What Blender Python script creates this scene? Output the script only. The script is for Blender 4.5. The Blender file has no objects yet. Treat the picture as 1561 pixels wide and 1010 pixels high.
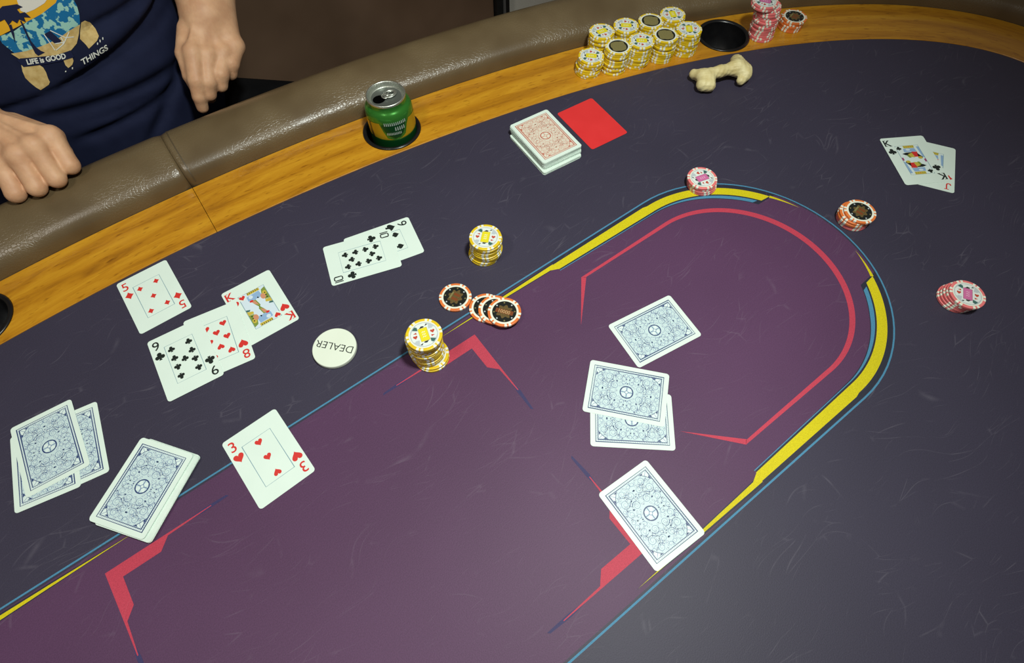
import bpy, bmesh, math, random
import numpy as np
from mathutils import Vector, Matrix
from mathutils.bvhtree import BVHTree

random.seed(7)
rng = np.random.default_rng(7)
SC = bpy.context.scene
COL = SC.collection
MM = 0.001
T = 0.76            # height of the playing surface above the floor (m)
PI = math.pi

# ------------------------------------------------------------------ camera, world, lights, exposure
cam_d = bpy.data.cameras.new('camera')
cam = bpy.data.objects.new('camera', cam_d)
COL.objects.link(cam)
cam_d.sensor_fit = 'HORIZONTAL'
cam_d.sensor_width = 36.0
cam_d.lens = 36.0 * 878.8 / 1561.0
cam_d.clip_start = 0.02
cam_d.clip_end = 50
_R = Vector((0.80019721, -0.59962090, -0.01179889))
_U = Vector((0.52769457, 0.69458972, 0.48896172))
_F = Vector((0.28499628, 0.39749201, -0.87222544))
cam.matrix_world = Matrix(((_R.x, _U.x, -_F.x, 0.120), (_R.y, _U.y, -_F.y, -0.1432),
                           (_R.z, _U.z, -_F.z, T + 0.58424), (0, 0, 0, 1)))
SC.camera = cam

world = bpy.data.worlds.new('room_ambient')
SC.world = world
world.use_nodes = True
_bg = world.node_tree.nodes['Background']
_bg.inputs[0].default_value = (1.0, 0.93, 0.84, 1)
_bg.inputs[1].default_value = 0.10

def lamp(name, loc, energy, size, color, target, spot=None, blend=0.8):
    d = bpy.data.lights.new(name, 'SPOT' if spot else 'AREA')
    d.energy = energy
    d.color = color
    if spot:
        d.spot_size = math.radians(spot); d.spot_blend = blend; d.shadow_soft_size = size
    else:
        d.shape = 'DISK'; d.size = size
    o = bpy.data.objects.new(name, d)
    COL.objects.link(o)
    o.location = loc
    o.rotation_euler = (Vector(target) - Vector(loc)).to_track_quat('-Z', 'Y').to_euler()
    return o

lamp('ceiling_lamp', (0.42, -0.16, T + 1.25), 66, 0.07, (0.95, 1.0, 0.93), (0.27, 0.23, T), spot=90, blend=1.0)
lamp('room_lamp', (-0.5, 0.1, T + 1.5), 6, 0.30, (1.0, 0.94, 0.84), (-0.3, 0.5, T))

SC.view_settings.view_transform = 'Standard'
SC.view_settings.look = 'None'
SC.view_settings.exposure = 0.0
SC.view_settings.gamma = 1.0
SC.view_settings.use_curve_mapping = False

# ------------------------------------------------------------------ materials
MATS = {}
def mat(name, col, rough=0.5, spec=0.5, metal=0.0, coat=0.0, sss=0.0):
    if name in MATS:
        return MATS[name]
    m = bpy.data.materials.new(name)
    m.use_nodes = True
    b = m.node_tree.nodes['Principled BSDF']
    b.inputs['Base Color'].default_value = (*col, 1)
    b.inputs['Roughness'].default_value = rough
    b.inputs['Specular IOR Level'].default_value = spec
    b.inputs['Metallic'].default_value = metal
    b.inputs['Coat Weight'].default_value = coat
    if sss:
        b.inputs['Subsurface Weight'].default_value = sss
        b.inputs['Subsurface Radius'].default_value = (0.006, 0.003, 0.0015)
    MATS[name] = m
    return m

class NT:
    def __init__(self, m):
        self.m = m; self.t = m.node_tree; self.b = self.t.nodes['Principled BSDF']
    def n(self, kind, **kw):
        x = self.t.nodes.new(kind)
        for k, v in kw.items():
            if k.startswith('_'):
                x.inputs[k[1:].replace('_', ' ')].default_value = v
            else:
                setattr(x, k, v)
        return x
    def l(self, a, ao, b, bi):
        self.t.links.new(a.outputs[ao], b.inputs[bi])
    def ramp(self, stops, src, so):
        r = self.n('ShaderNodeValToRGB')
        e = r.color_ramp.elements
        while len(e) < len(stops):
            e.new(0.5)
        for i, (p, c) in enumerate(stops):
            e[i].position = p
            e[i].color = (*c, 1) if len(c) == 3 else c
        self.l(src, so, r, 'Fac')
        return r
    def math(self, op, a, ao, b=None, bo=None, v=None):
        x = self.n('ShaderNodeMath', operation=op)
        self.l(a, ao, x, 0)
        if b is not None:
            self.l(b, bo, x, 1)
        elif v is not None:
            x.inputs[1].default_value = v
        return x
    def bump(self, src, so, strength, dist):
        b = self.n('ShaderNodeBump'); b.inputs['Strength'].default_value = strength
        b.inputs['Distance'].default_value = dist
        self.l(src, so, b, 'Height'); self.l(b, 'Normal', self.b, 'Normal')
        return b

def cloth_print(name, col, rough=0.62, spec=0.35, scuff=0.10, weave=False):
    """printed speed-cloth: fine weave, curved scuff marks worn into it"""
    m = mat(name, col, rough, spec)
    k = NT(m)
    co = k.n('ShaderNodeTexCoord')
    # uneven tone
    n1 = k.n('ShaderNodeTexNoise', _Scale=3.0, _Detail=3.0)
    k.l(co, 'Object', n1, 'Vector')
    # warped coordinates for the scuffs
    nw = k.n('ShaderNodeTexNoise', _Scale=5.0, _Detail=2.0)
    k.l(co, 'Object', nw, 'Vector')
    mixv = k.n('ShaderNodeVectorMath', operation='MULTIPLY_ADD')
    k.l(nw, 'Color', mixv, 0); mixv.inputs[1].default_value = (0.16, 0.16, 0.0); k.l(co, 'Object', mixv, 2)
    acc = None
    for sc_, th, rz, st in ((9, 0.006, 0.7, (0.9, 4.5, 1)), (13, 0.008, 2.1, (0.8, 4.8, 1)), (11, 0.005, 1.3, (0.8, 5.2, 1)), (16, 0.010, 2.8, (0.7, 3.6, 1))):
        mp = k.n('ShaderNodeMapping'); mp.inputs['Rotation'].default_value = (0, 0, rz); mp.inputs['Scale'].default_value = st
        k.l(mixv, 'Vector', mp, 'Vector')
        v = k.n('ShaderNodeTexVoronoi', feature='DISTANCE_TO_EDGE', _Scale=sc_)
        k.l(mp, 'Vector', v, 'Vector')
        line = k.ramp([(0.0, (1, 1, 1)), (th * 2.2, (0, 0, 0))], v, 'Distance')
        msk = k.n('ShaderNodeTexNoise', _Scale=16.0 + sc_ * 0.6, _Detail=3.0)
        mp2 = k.n('ShaderNodeMapping'); mp2.inputs['Location'].default_value = (sc_, rz, 0)
        k.l(co, 'Object', mp2, 'Vector'); k.l(mp2, 'Vector', msk, 'Vector')
        mk = k.ramp([(0.55, (0, 0, 0)), (0.70, (1, 1, 1))], msk, 'Fac')
        mu = k.math('MULTIPLY', line, 'Color', mk, 'Color')
        acc = mu if acc is None else k.math('ADD', acc, 'Value', mu, 'Value')
    am = k.math('MULTIPLY', acc, 'Value', v=scuff)
    # fine fibre speckle
    nf = k.n('ShaderNodeTexNoise', _Scale=900.0, _Detail=2.0)
    k.l(co, 'Object', nf, 'Vector')
    hsv = k.n('ShaderNodeHueSaturation'); hsv.inputs['Color'].default_value = (*col, 1)
    mr = k.n('ShaderNodeMapRange'); mr.inputs['To Min'].default_value = 0.72; mr.inputs['To Max'].default_value = 1.28
    mix2 = k.math('ADD', n1, 'Fac', nf, 'Fac'); k.l(mix2, 'Value', mr, 'Value')
    mr.inputs['From Min'].default_value = 0.55; mr.inputs['From Max'].default_value = 1.45
    k.l(mr, 'Result', hsv, 'Value')
    mx = k.n('ShaderNodeMix', data_type='RGBA')
    k.l(am, 'Value', mx, 0)
    k.l(hsv, 'Color', mx, 6)
    mx.inputs[7].default_value = (0.46, 0.43, 0.50, 1)
    out = mx; oo = 2
    if weave:
        bk = k.n('ShaderNodeTexBrick', _Scale=280.0)
        bk.inputs['Color1'].default_value = (1, 1, 1, 1); bk.inputs['Color2'].default_value = (0.93, 0.93, 0.9, 1)
        bk.inputs['Mortar'].default_value = (0.62, 0.60, 0.5, 1); bk.inputs['Mortar Size'].default_value = 0.018
        k.l(co, 'Object', bk, 'Vector')
        m3 = k.n('ShaderNodeMix', data_type='RGBA', blend_type='MULTIPLY'); m3.inputs[0].default_value = 1.0
        k.l(mx, 2, m3, 6); k.l(bk, 'Color', m3, 7)
        out = m3
    k.l(out, oo, k.b, 'Base Color')
    k.bump(nf, 'Fac', 0.25, 0.0004)
    return m

M_FELT = cloth_print('navy_cloth', (0.041, 0.036, 0.062), 0.52, 0.29, 0.095)
M_PURP = cloth_print('purple_cloth', (0.090, 0.038, 0.092), 0.52, 0.27, 0.08)
M_DARK = cloth_print('dark_cloth', (0.020, 0.022, 0.040), 0.55, 0.4, 0.05)
M_YEL = cloth_print('yellow_cloth_print', (0.70, 0.60, 0.008), 0.6, 0.25, 0.03, weave=True)
M_BLUE = cloth_print('blue_cloth_print', (0.065, 0.235, 0.385), 0.6, 0.3, 0.03)
M_PINK = cloth_print('pink_cloth_print', (0.50, 0.048, 0.085), 0.6, 0.3, 0.05)
M_INDIGO = cloth_print('indigo_cloth_print', (0.042, 0.036, 0.115), 0.6, 0.3, 0.05)

def wood_material():
    m = mat('varnished_wood', (0.5, 0.25, 0.04), 0.34, 0.5, coat=0.25)
    k = NT(m)
    uv = k.n('ShaderNodeUVMap')
    mp = k.n('ShaderNodeMapping'); mp.inputs['Scale'].default_value = (5.0, 34.0, 1)
    k.l(uv, 'UV', mp, 'Vector')
    nz = k.n('ShaderNodeTexNoise', _Scale=1.6, _Detail=9.0, _Roughness=0.66, _Distortion=1.6)
    k.l(mp, 'Vector', nz, 'Vector')
    mp2 = k.n('ShaderNodeMapping'); mp2.inputs['Scale'].default_value = (5.0, 16.0, 1)
    k.l(uv, 'UV', mp2, 'Vector')
    wv = k.n('ShaderNodeTexWave', wave_type='RINGS', _Scale=0.55, _Distortion=7.0, _Detail=3.0)
    wv.inputs['Detail Scale'].default_value = 0.7
    k.l(mp2, 'Vector', wv, 'Vector')
    a = k.math('MULTIPLY', wv, 'Fac', v=0.16)
    b = k.math('MULTIPLY', nz, 'Fac', v=0.9)
    s = k.math('ADD', a, 'Value', b, 'Value')
    r = k.ramp([(0.25, (0.30, 0.115, 0.006)), (0.50, (0.50, 0.215, 0.010)), (0.78, (0.66, 0.33, 0.020))], s, 'Value')
    # small knots and pores
    mp3 = k.n('ShaderNodeMapping'); mp3.inputs['Scale'].default_value = (60, 260, 1)
    k.l(uv, 'UV', mp3, 'Vector')
    n3 = k.n('ShaderNodeTexNoise', _Scale=1.0, _Detail=2.0)
    k.l(mp3, 'Vector', n3, 'Vector')
    r3 = k.ramp([(0.26, (0.62, 0.55, 0.45)), (0.40, (1, 1, 1))], n3, 'Fac')
    mx = k.n('ShaderNodeMix', data_type='RGBA', blend_type='MULTIPLY'); mx.inputs[0].default_value = 1
    k.l(r, 'Color', mx, 6); k.l(r3, 'Color', mx, 7)
    k.l(mx, 2, k.b, 'Base Color')
    k.bump(nz, 'Fac', 0.05, 0.002)
    return m

def leather_material():
    m = mat('brown_leather', (0.125, 0.088, 0.044), 0.40, 0.5)
    k = NT(m)
    co = k.n('ShaderNodeTexCoord')
    n0 = k.n('ShaderNodeTexNoise', _Scale=70.0, _Detail=3.0)
    k.l(co, 'Object', n0, 'Vector')
    vm = k.n('ShaderNodeVectorMath', operation='MULTIPLY_ADD')
    k.l(n0, 'Color', vm, 0); vm.inputs[1].default_value = (0.008, 0.008, 0.008); k.l(co, 'Object', vm, 2)
    v = k.n('ShaderNodeTexVoronoi', feature='DISTANCE_TO_EDGE', _Scale=230.0)
    k.l(vm, 'Vector', v, 'Vector')
    r = k.ramp([(0.0, (0, 0, 0)), (0.14, (1, 1, 1))], v, 'Distance')
    mk = k.n('ShaderNodeTexNoise', _Scale=14.0, _Detail=2.0)
    k.l(co, 'Object', mk, 'Vector')
    mkr = k.ramp([(0.40, (0.15, 0.15, 0.15)), (0.62, (1, 1, 1))], mk, 'Fac')
    h = k.math('MULTIPLY', r, 'Color', mkr, 'Color')
    k.bump(h, 'Value', 0.30, 0.0007)
    cr = k.ramp([(0.3, (0.105, 0.072, 0.036)), (0.7, (0.150, 0.108, 0.056))], mk, 'Fac')
    k.l(cr, 'Color', k.b, 'Base Color')
    rr = k.n('ShaderNodeMapRange'); rr.inputs['To Min'].default_value = 0.25; rr.inputs['To Max'].default_value = 0.38
    k.l(mk, 'Fac', rr, 'Value'); k.l(rr, 'Result', k.b, 'Roughness')
    return m

def noisy(name, c1, c2, scale, rough, spec=0.4, bump=0.0, bdist=0.001, detail=4.0, sss=0.0, bscale=None):
    m = mat(name, c1, rough, spec, sss=sss)
    k = NT(m)
    co = k.n('ShaderNodeTexCoord')
    n = k.n('ShaderNodeTexNoise', _Scale=scale, _Detail=detail)
    k.l(co, 'Object', n, 'Vector')
    r = k.ramp([(0.33, c1), (0.68, c2)], n, 'Fac')
    k.l(r, 'Color', k.b, 'Base Color')
    if bump:
        n2 = k.n('ShaderNodeTexNoise', _Scale=bscale or scale * 3, _Detail=4.0)
        k.l(co, 'Object', n2, 'Vector')
        k.bump(n2, 'Fac', bump, bdist)
    return m

M_WOOD = wood_material()
M_LEATHER = leather_material()
M_SEAM = mat('leather_seam', (0.075, 0.053, 0.028), 0.5)
M_BLACK = noisy('black_plastic', (0.006, 0.006, 0.007), (0.010, 0.010, 0.011), 60, 0.28, 0.5)
M_CARD = noisy('card_stock', (0.72, 0.85, 0.77), (0.75, 0.88, 0.80), 25, 0.42, 0.4)
M_CARD2 = noisy('card_stock_edge', (0.66, 0.79, 0.71), (0.76, 0.87, 0.79), 40, 0.5, 0.3)
M_RED = mat('red_ink', (0.66, 0.035, 0.028), 0.45)
M_INK = mat('black_ink', (0.012, 0.018, 0.016), 0.45)
M_LINE = mat('thin_blue_line', (0.22, 0.36, 0.42), 0.5)
M_NAVY = mat('navy_ink', (0.020, 0.045, 0.16), 0.45)
M_NAVY2 = mat('navy_ink_light', (0.11, 0.18, 0.36), 0.45)
M_PALE = mat('pale_blue_ink', (0.58, 0.73, 0.74), 0.45)
M_PALE2 = mat('white_blue_ink', (0.72, 0.85, 0.82), 0.45)
M_RINK = mat('rust_ink', (0.50, 0.10, 0.06), 0.45)
M_RINK2 = mat('rust_ink_light', (0.60, 0.20, 0.13), 0.45)
M_RPALE = mat('pale_rust_ink', (0.74, 0.68, 0.56), 0.45)
M_RPALE2 = mat('pale_rust_white', (0.76, 0.74, 0.62), 0.45)
M_CUT = noisy('red_plastic', (0.72, 0.032, 0.034), (0.76, 0.038, 0.040), 30, 0.45, 0.4)
M_CY = noisy('chip_yellow', (0.74, 0.50, 0.010), (0.82, 0.60, 0.018), 200, 0.35, 0.5)
M_CP = noisy('chip_pink', (0.78, 0.17, 0.17), (0.85, 0.22, 0.22), 200, 0.35, 0.5)
M_CO = noisy('chip_orange', (0.72, 0.17, 0.035), (0.80, 0.22, 0.05), 200, 0.35, 0.5)
M_CW = noisy('chip_white', (0.78, 0.80, 0.66), (0.84, 0.86, 0.74), 200, 0.35, 0.5)
M_SILV = mat('inlay_silver', (0.50, 0.56, 0.58), 0.3, 0.6)
M_INW = mat('inlay_white', (0.74, 0.80, 0.76), 0.35)
M_INB = mat('inlay_black', (0.012, 0.014, 0.012), 0.3)
M_GOLD = noisy('inlay_gold', (0.085, 0.050, 0.018), (0.17, 0.12, 0.04), 900, 0.35)
M_OLIVE = noisy('inlay_olive', (0.16, 0.14, 0.055), (0.28, 0.24, 0.09), 1200, 0.35)
M_RUST = mat('inlay_rust', (0.20, 0.055, 0.015), 0.35)
M_INY = mat('inlay_yellow', (0.80, 0.70, 0.02), 0.35)
M_INPK = mat('inlay_pink', (0.62, 0.16, 0.36), 0.35)
M_INPK2 = mat('inlay_magenta', (0.36, 0.05, 0.17), 0.35)
M_INPKL = mat('inlay_light_pink', (0.80, 0.48, 0.62), 0.35)
M_INTEAL = mat('inlay_teal', (0.05, 0.14, 0.12), 0.35)
M_INRED = mat('inlay_red', (0.52, 0.07, 0.04), 0.35)
M_SKY = mat('court_blue', (0.28, 0.45, 0.68), 0.45)
M_CGOLD = mat('court_gold', (0.58, 0.46, 0.06), 0.45)
M_CFACE = mat('court_face', (0.62, 0.28, 0.16), 0.45)
M_CGRN = mat('court_green', (0.22, 0.30, 0.05), 0.45)
M_CWHT = mat('court_white', (0.66, 0.78, 0.86), 0.45)

# ------------------------------------------------------------------ object helpers
def link(o, parent=None):
    COL.objects.link(o)
    if parent is not None:
        o.parent = parent
    return o

def tag(o, label=None, cat=None, group=None, kind=None):
    if label: o['label'] = label
    if cat: o['category'] = cat
    if group: o['group'] = group
    if kind: o['kind'] = kind
    return o

def empty(name, loc=(0, 0, 0), rz=0.0):
    o = bpy.data.objects.new(name, None)
    o.empty_display_size = 0.02
    o.location = loc
    o.rotation_euler = (0, 0, rz)
    return link(o)

def mesh(name, verts, faces, mats, idx=None, smooth=False):
    me = bpy.data.meshes.new(name)
    me.from_pydata([tuple(v) for v in verts], [], [tuple(f) for f in faces])
    for m in (mats if isinstance(mats, (list, tuple)) else [mats]):
        me.materials.append(m)
    if idx is not None:
        me.polygons.foreach_set('material_index', idx)
    if smooth:
        me.polygons.foreach_set('use_smooth', [True] * len(me.polygons))
    me.update()
    return me

def ob(name, me, parent=None, loc=(0, 0, 0), rz=0.0):
    o = bpy.data.objects.new(name, me)
    o.location = loc
    o.rotation_euler = (0, 0, rz)
    return link(o, parent)

class Flat:
    """flat print, millimetres; layers are lifted by hundredths of a millimetre"""
    def __init__(self):
        self.v = []; self.f = []; self.i = []; self.m = []
    def mi(self, m):
        if m not in self.m: self.m.append(m)
        return self.m.index(m)
    def poly(self, pts, m, z=0.0):
        b = len(self.v)
        a = sum(pts[i - 1][0] * pts[i][1] - pts[i][0] * pts[i - 1][1] for i in range(len(pts)))
        if a < 0: pts = pts[::-1]
        self.v += [(x, y, z) for x, y in pts]
        self.f.append(tuple(range(b, b + len(pts)))); self.i.append(self.mi(m))
    def strip(self, A, B, m, z=0.0, closed=False):
        b = len(self.v); n = len(A)
        self.v += [(x, y, z) for x, y in A] + [(x, y, z) for x, y in B]
        k = self.mi(m)
        for j in range(n if closed else n - 1):
            j2 = (j + 1) % n
            self.f.append((b + j, b + n + j, b + n + j2, b + j2)); self.i.append(k)
    def stroke(self, P, w, m, z=0.0, closed=False, taper=False):
        n = len(P); A = []; B = []
        for j in range(n):
            p0 = P[(j - 1) % n] if (closed or j > 0) else P[j]
            p1 = P[(j + 1) % n] if (closed or j < n - 1) else P[j]
            dx, dy = p1[0] - p0[0], p1[1] - p0[1]
            L = math.hypot(dx, dy) or 1
            nx, ny = -dy / L, dx / L
            s = 1.0
            if 0 < j < n - 1 or closed:
                a0 = (P[j][0] - p0[0], P[j][1] - p0[1]); L0 = math.hypot(*a0) or 1
                c = (nx * -a0[1] + ny * a0[0]) / L0
                s = 1 / max(0.45, abs(c))
            ww = w / 2 * s
            if taper: ww *= 1 - 0.75 * j / (n - 1)
            A.append((P[j][0] + nx * ww, P[j][1] + ny * ww)); B.append((P[j][0] - nx * ww, P[j][1] - ny * ww))
        self.strip(A, B, m, z, closed)
    def disc(self, c, r, m, z=0.0, n=28, ry=None, rot=0):
        ry = ry or r
        self.poly([(c[0] + r * math.cos(t) * math.cos(rot) - ry * math.sin(t) * math.sin(rot),
                    c[1] + r * math.cos(t) * math.sin(rot) + ry * math.sin(t) * math.cos(rot))
                   for t in (2 * PI * i / n for i in range(n))], m, z)
    def ring(self, c, r0, r1, m, z=0.0, n=40):
        A = [(c[0] + r1 * math.cos(2 * PI * i / n), c[1] + r1 * math.sin(2 * PI * i / n)) for i in range(n)]
        B = [(c[0] + r0 * math.cos(2 * PI * i / n), c[1] + r0 * math.sin(2 * PI * i / n)) for i in range(n)]
        self.strip(A, B, m, z, True)
    def rect(self, x0, y0, x1, y1, m, z=0.0):
        self.poly([(x0, y0), (x1, y0), (x1, y1), (x0, y1)], m, z)
    def frame(self, hx, hy, w, m, z=0.0):
        self.stroke([(-hx, -hy), (hx, -hy), (hx, hy), (-hx, hy)], w, m, z, True)
    def text(self, body, h, c, m, z=0.0, rot=0.0, sx=1.0, bold=0.0, sh=0.0):
        V, Fc = text_shape(body, bold)
        xs = [p[0] for p in V]; ys = [p[1] for p in V]
        x0, x1, y0, y1 = min(xs), max(xs), min(ys), max(ys)
        k = h / (y1 - y0)
        b = len(self.v); cr, sr = math.cos(rot), math.sin(rot)
        for x, y in V:
            yy = (y - (y0 + y1) / 2) * k
            xx = (x - (x0 + x1) / 2) * k * sx + sh * yy
            self.v.append((c[0] + xx * cr - yy * sr, c[1] + xx * sr + yy * cr, z))
        kk = self.mi(m)
        for f in Fc:
            self.f.append(tuple(b + i for i in f)); self.i.append(kk)
    def build(self, name):
        return mesh(name, [(x * MM, y * MM, z * MM) for x, y, z in self.v], self.f, self.m, self.i)

_TX = {}
def text_shape(body, bold=0.0):
    key = (body, bold)
    if key in _TX: return _TX[key]
    cu = bpy.data.curves.new('lettering', 'FONT')
    cu.body = body; cu.size = 1.0; cu.resolution_u = 4; cu.offset = bold
    o = bpy.data.objects.new('lettering', cu)
    COL.objects.link(o)
    dg = bpy.context.evaluated_depsgraph_get()
    me = o.evaluated_get(dg).to_mesh()
    V = [(v.co.x, v.co.y) for v in me.vertices]
    Fc = [tuple(p.vertices) for p in me.polygons]
    o.evaluated_get(dg).to_mesh_clear()
    bpy.data.objects.remove(o); bpy.data.curves.remove(cu)
    _TX[key] = (V, Fc)
    return _TX[key]

def lathe(profile, seg=48):
    """profile [(r,z)] -> verts, faces (closed with caps where r==0)"""
    V = []; Fc = []; rows = []
    for r, z in profile:
        if r < 1e-9:
            rows.append([len(V)]); V.append((0, 0, z))
        else:
            rows.append(list(range(len(V), len(V) + seg)))
            V += [(r * math.cos(2 * PI * i / seg), r * math.sin(2 * PI * i / seg), z) for i in range(seg)]
    for a, b in zip(rows, rows[1:]):
        for i in range(seg):
            j = (i + 1) % seg
            q = [a[i % len(a)], a[j % len(a)], b[j % len(b)], b[i % len(b)]]
            q2 = []
            for t in q:
                if t not in q2: q2.append(t)
            if len(q2) > 2: Fc.append(tuple(q2))
    return V, Fc

def scaleV(V, s=MM):
    return [(x * s, y * s, z * s) for x, y, z in V]

def box_faces(x0, x1, y0, y1, z0, z1):
    V = [(x, y, z) for z in (z0, z1) for x, y in ((x0, y0), (x1, y0), (x1, y1), (x0, y1))]
    Fc = [(3, 2, 1, 0), (4, 5, 6, 7), (0, 1, 5, 4), (1, 2, 6, 5), (2, 3, 7, 6), (3, 0, 4, 7)]
    return V, Fc

def bevel_box(name, x0, x1, y0, y1, z0, z1, m, bev=0.004, parent=None):
    V, Fc = box_faces(x0, x1, y0, y1, z0, z1)
    me = mesh(name, V, Fc, m)
    bm = bmesh.new(); bm.from_mesh(me)
    bmesh.ops.bevel(bm, geom=list(bm.edges), offset=bev, segments=2, affect='EDGES', profile=0.6)
    bm.to_mesh(me); bm.free()
    return ob(name, me, parent)

# ------------------------------------------------------------------ signed-distance surfaces (for organic shapes)
def surface(fn, lo, hi, h):
    lo = np.array(lo, float); hi = np.array(hi, float)
    n = np.ceil((hi - lo) / h).astype(int) + 1
    ax = [lo[i] + h * np.arange(n[i]) for i in range(3)]
    X, Y, Z = np.meshgrid(*ax, indexing='ij', sparse=True)
    f = np.broadcast_to(fn(X, Y, Z), n).astype(np.float32)
    s = f < 0
    c = n - 1
    acc = np.zeros((*c, 3), np.float32); cnt = np.zeros(c, np.int16)
    def sl(d): return tuple(slice(d[i], d[i] + c[i]) for i in range(3))
    for a in range(3):
        o = [i for i in range(3) if i != a]
        for u in (0, 1):
            for v in (0, 1):
                d0 = [0, 0, 0]; d0[o[0]] = u; d0[o[1]] = v
                d1 = list(d0); d1[a] = 1
                f0, f1 = f[sl(d0)], f[sl(d1)]
                cr = (f0 < 0) != (f1 < 0)
                t = np.where(cr, f0 / np.where(cr, f0 - f1, 1), 0)
                for i in range(3):
                    acc[..., i] += np.where(cr, (t if i == a else d0[i]), 0)
                cnt += cr
    act = cnt > 0
    ids = -np.ones(c, np.int64); ids[act] = np.arange(act.sum())
    idx = np.argwhere(act)
    V = lo + h * (idx + acc[act] / cnt[act][:, None])
    quads = []
    for a in range(3):
        o = [(a + 1) % 3, (a + 2) % 3]
        e = [slice(None)] * 3; e[a] = slice(0, n[a] - 1); e[o[0]] = slice(1, n[o[0]] - 1); e[o[1]] = slice(1, n[o[1]] - 1)
        e1 = list(e); e1[a] = slice(1, n[a])
        s0, s1 = s[tuple(e)], s[tuple(e1)]
        w = np.argwhere(s0 != s1)
        if not len(w): continue
        inside = s0[tuple(w.T)]
        base = w.copy(); base[:, o[0]] += 1; base[:, o[1]] += 1
        def cell(du, dv):
            q = base.copy(); q[:, o[0]] += du; q[:, o[1]] += dv
            return ids[tuple(q.T)]
        q = np.stack([cell(-1, -1), cell(0, -1), cell(0, 0), cell(-1, 0)], 1)
        q[~inside] = q[~inside][:, ::-1]
        quads.append(q)
    return V, np.concatenate(quads)

def cap(X, Y, Z, a, b, ra, rb):
    ba = np.array(b, float) - np.array(a, float)
    L = ba @ ba + 1e-9
    px, py, pz = X - a[0], Y - a[1], Z - a[2]
    t = np.clip((px * ba[0] + py * ba[1] + pz * ba[2]) / L, 0, 1)
    return np.sqrt((px - t * ba[0]) ** 2 + (py - t * ba[1]) ** 2 + (pz - t * ba[2]) ** 2) - (ra + (rb - ra) * t)

def ell(X, Y, Z, c, r):
    k0 = np.sqrt(((X - c[0]) / r[0]) ** 2 + ((Y - c[1]) / r[1]) ** 2 + ((Z - c[2]) / r[2]) ** 2)
    return (k0 - 1) * min(r)

def smin(a, b, k):
    h = np.clip(0.5 + 0.5 * (b - a) / k, 0, 1)
    return b + (a - b) * h - k * h * (1 - h)

def sdf_mesh(name, parts, lo, hi, h, m, offset=(0, 0, 0)):
    V, Q = surface(parts, lo, hi, h)
    return mesh(name, (V + np.array(offset)) * MM, Q.tolist(), m, smooth=True)

# ------------------------------------------------------------------ room shell
def struct(o):
    o['kind'] = 'structure'
    return o
M_FLOOR = noisy('floor_carpet', (0.10, 0.075, 0.055), (0.14, 0.105, 0.08), 120, 0.9, 0.1, 0.3, 0.002)
M_DOOR = noisy('dark_brown_door', (0.19, 0.115, 0.072), (0.25, 0.155, 0.10), 6, 0.6, 0.3, detail=2)
M_TRIM = noisy('black_trim', (0.010, 0.010, 0.010), (0.02, 0.02, 0.02), 20, 0.5, 0.4)
M_TRIMG = mat('grey_trim', (0.16, 0.16, 0.16), 0.45)
M_WALL = noisy('pale_wall', (0.84, 0.82, 0.74), (0.88, 0.86, 0.78), 8, 0.8, 0.2)
struct(bevel_box('floor', -3.0, 3.5, -2.2, 1.42, -0.05, 0.0, M_FLOOR, 0.002))
struct(bevel_box('wall_back', 1.205, 3.5, 1.37, 1.47, 0.0, 2.5, M_WALL, 0.002))
struct(bevel_box('wall_left', -3.0, -1.61, 1.37, 1.47, 0.0, 2.5, M_WALL, 0.002))
d1 = struct(bevel_box('door_1', -1.6, 1.150, 1.35, 1.40, 0.005, 2.05, M_DOOR, 0.004))
t1 = struct(bevel_box('trim_1', 1.152, 1.203, 1.335, 1.42, 0.0, 2.15, M_TRIM, 0.004))
bevel_box('trim_bead', 1.176, 1.183, 1.329, 1.336, 0.0, 2.15, M_TRIMG, 0.001, t1)

# ------------------------------------------------------------------ the table
EA, EB, EN = 1230.0, 474.0, 1.9
_th = np.linspace(0, 2 * PI, 20001)
_ex = EA * np.sign(np.cos(_th)) * np.abs(np.cos(_th)) ** (2 / EN)
_ey = EB * np.sign(np.sin(_th)) * np.abs(np.sin(_th)) ** (2 / EN)
_s = np.concatenate([[0], np.cumsum(np.hypot(np.diff(_ex), np.diff(_ey)))])
PER = _s[-1]
def edge_at(s):
    """point on the cloth edge at arc length s (mm, counter-clockwise from +X end) and outward normal"""
    s = np.asarray(s) % PER
    x, y = np.interp(s, _s, _ex), np.interp(s, _s, _ey)
    e = 6.0
    x2, y2 = np.interp((s + e) % PER, _s, _ex), np.interp((s + e) % PER, _s, _ey)
    x1, y1 = np.interp((s - e) % PER, _s, _ex), np.interp((s - e) % PER, _s, _ey)
    tx, ty = x2 - x1, y2 - y1
    L = np.hypot(tx, ty)
    return x, y, ty / L, -tx / L
def s_of_x_top(x):
    i = np.argmin(np.where(_ey > 0, np.abs(_ex - x), 1e9))
    return _s[i]

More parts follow.
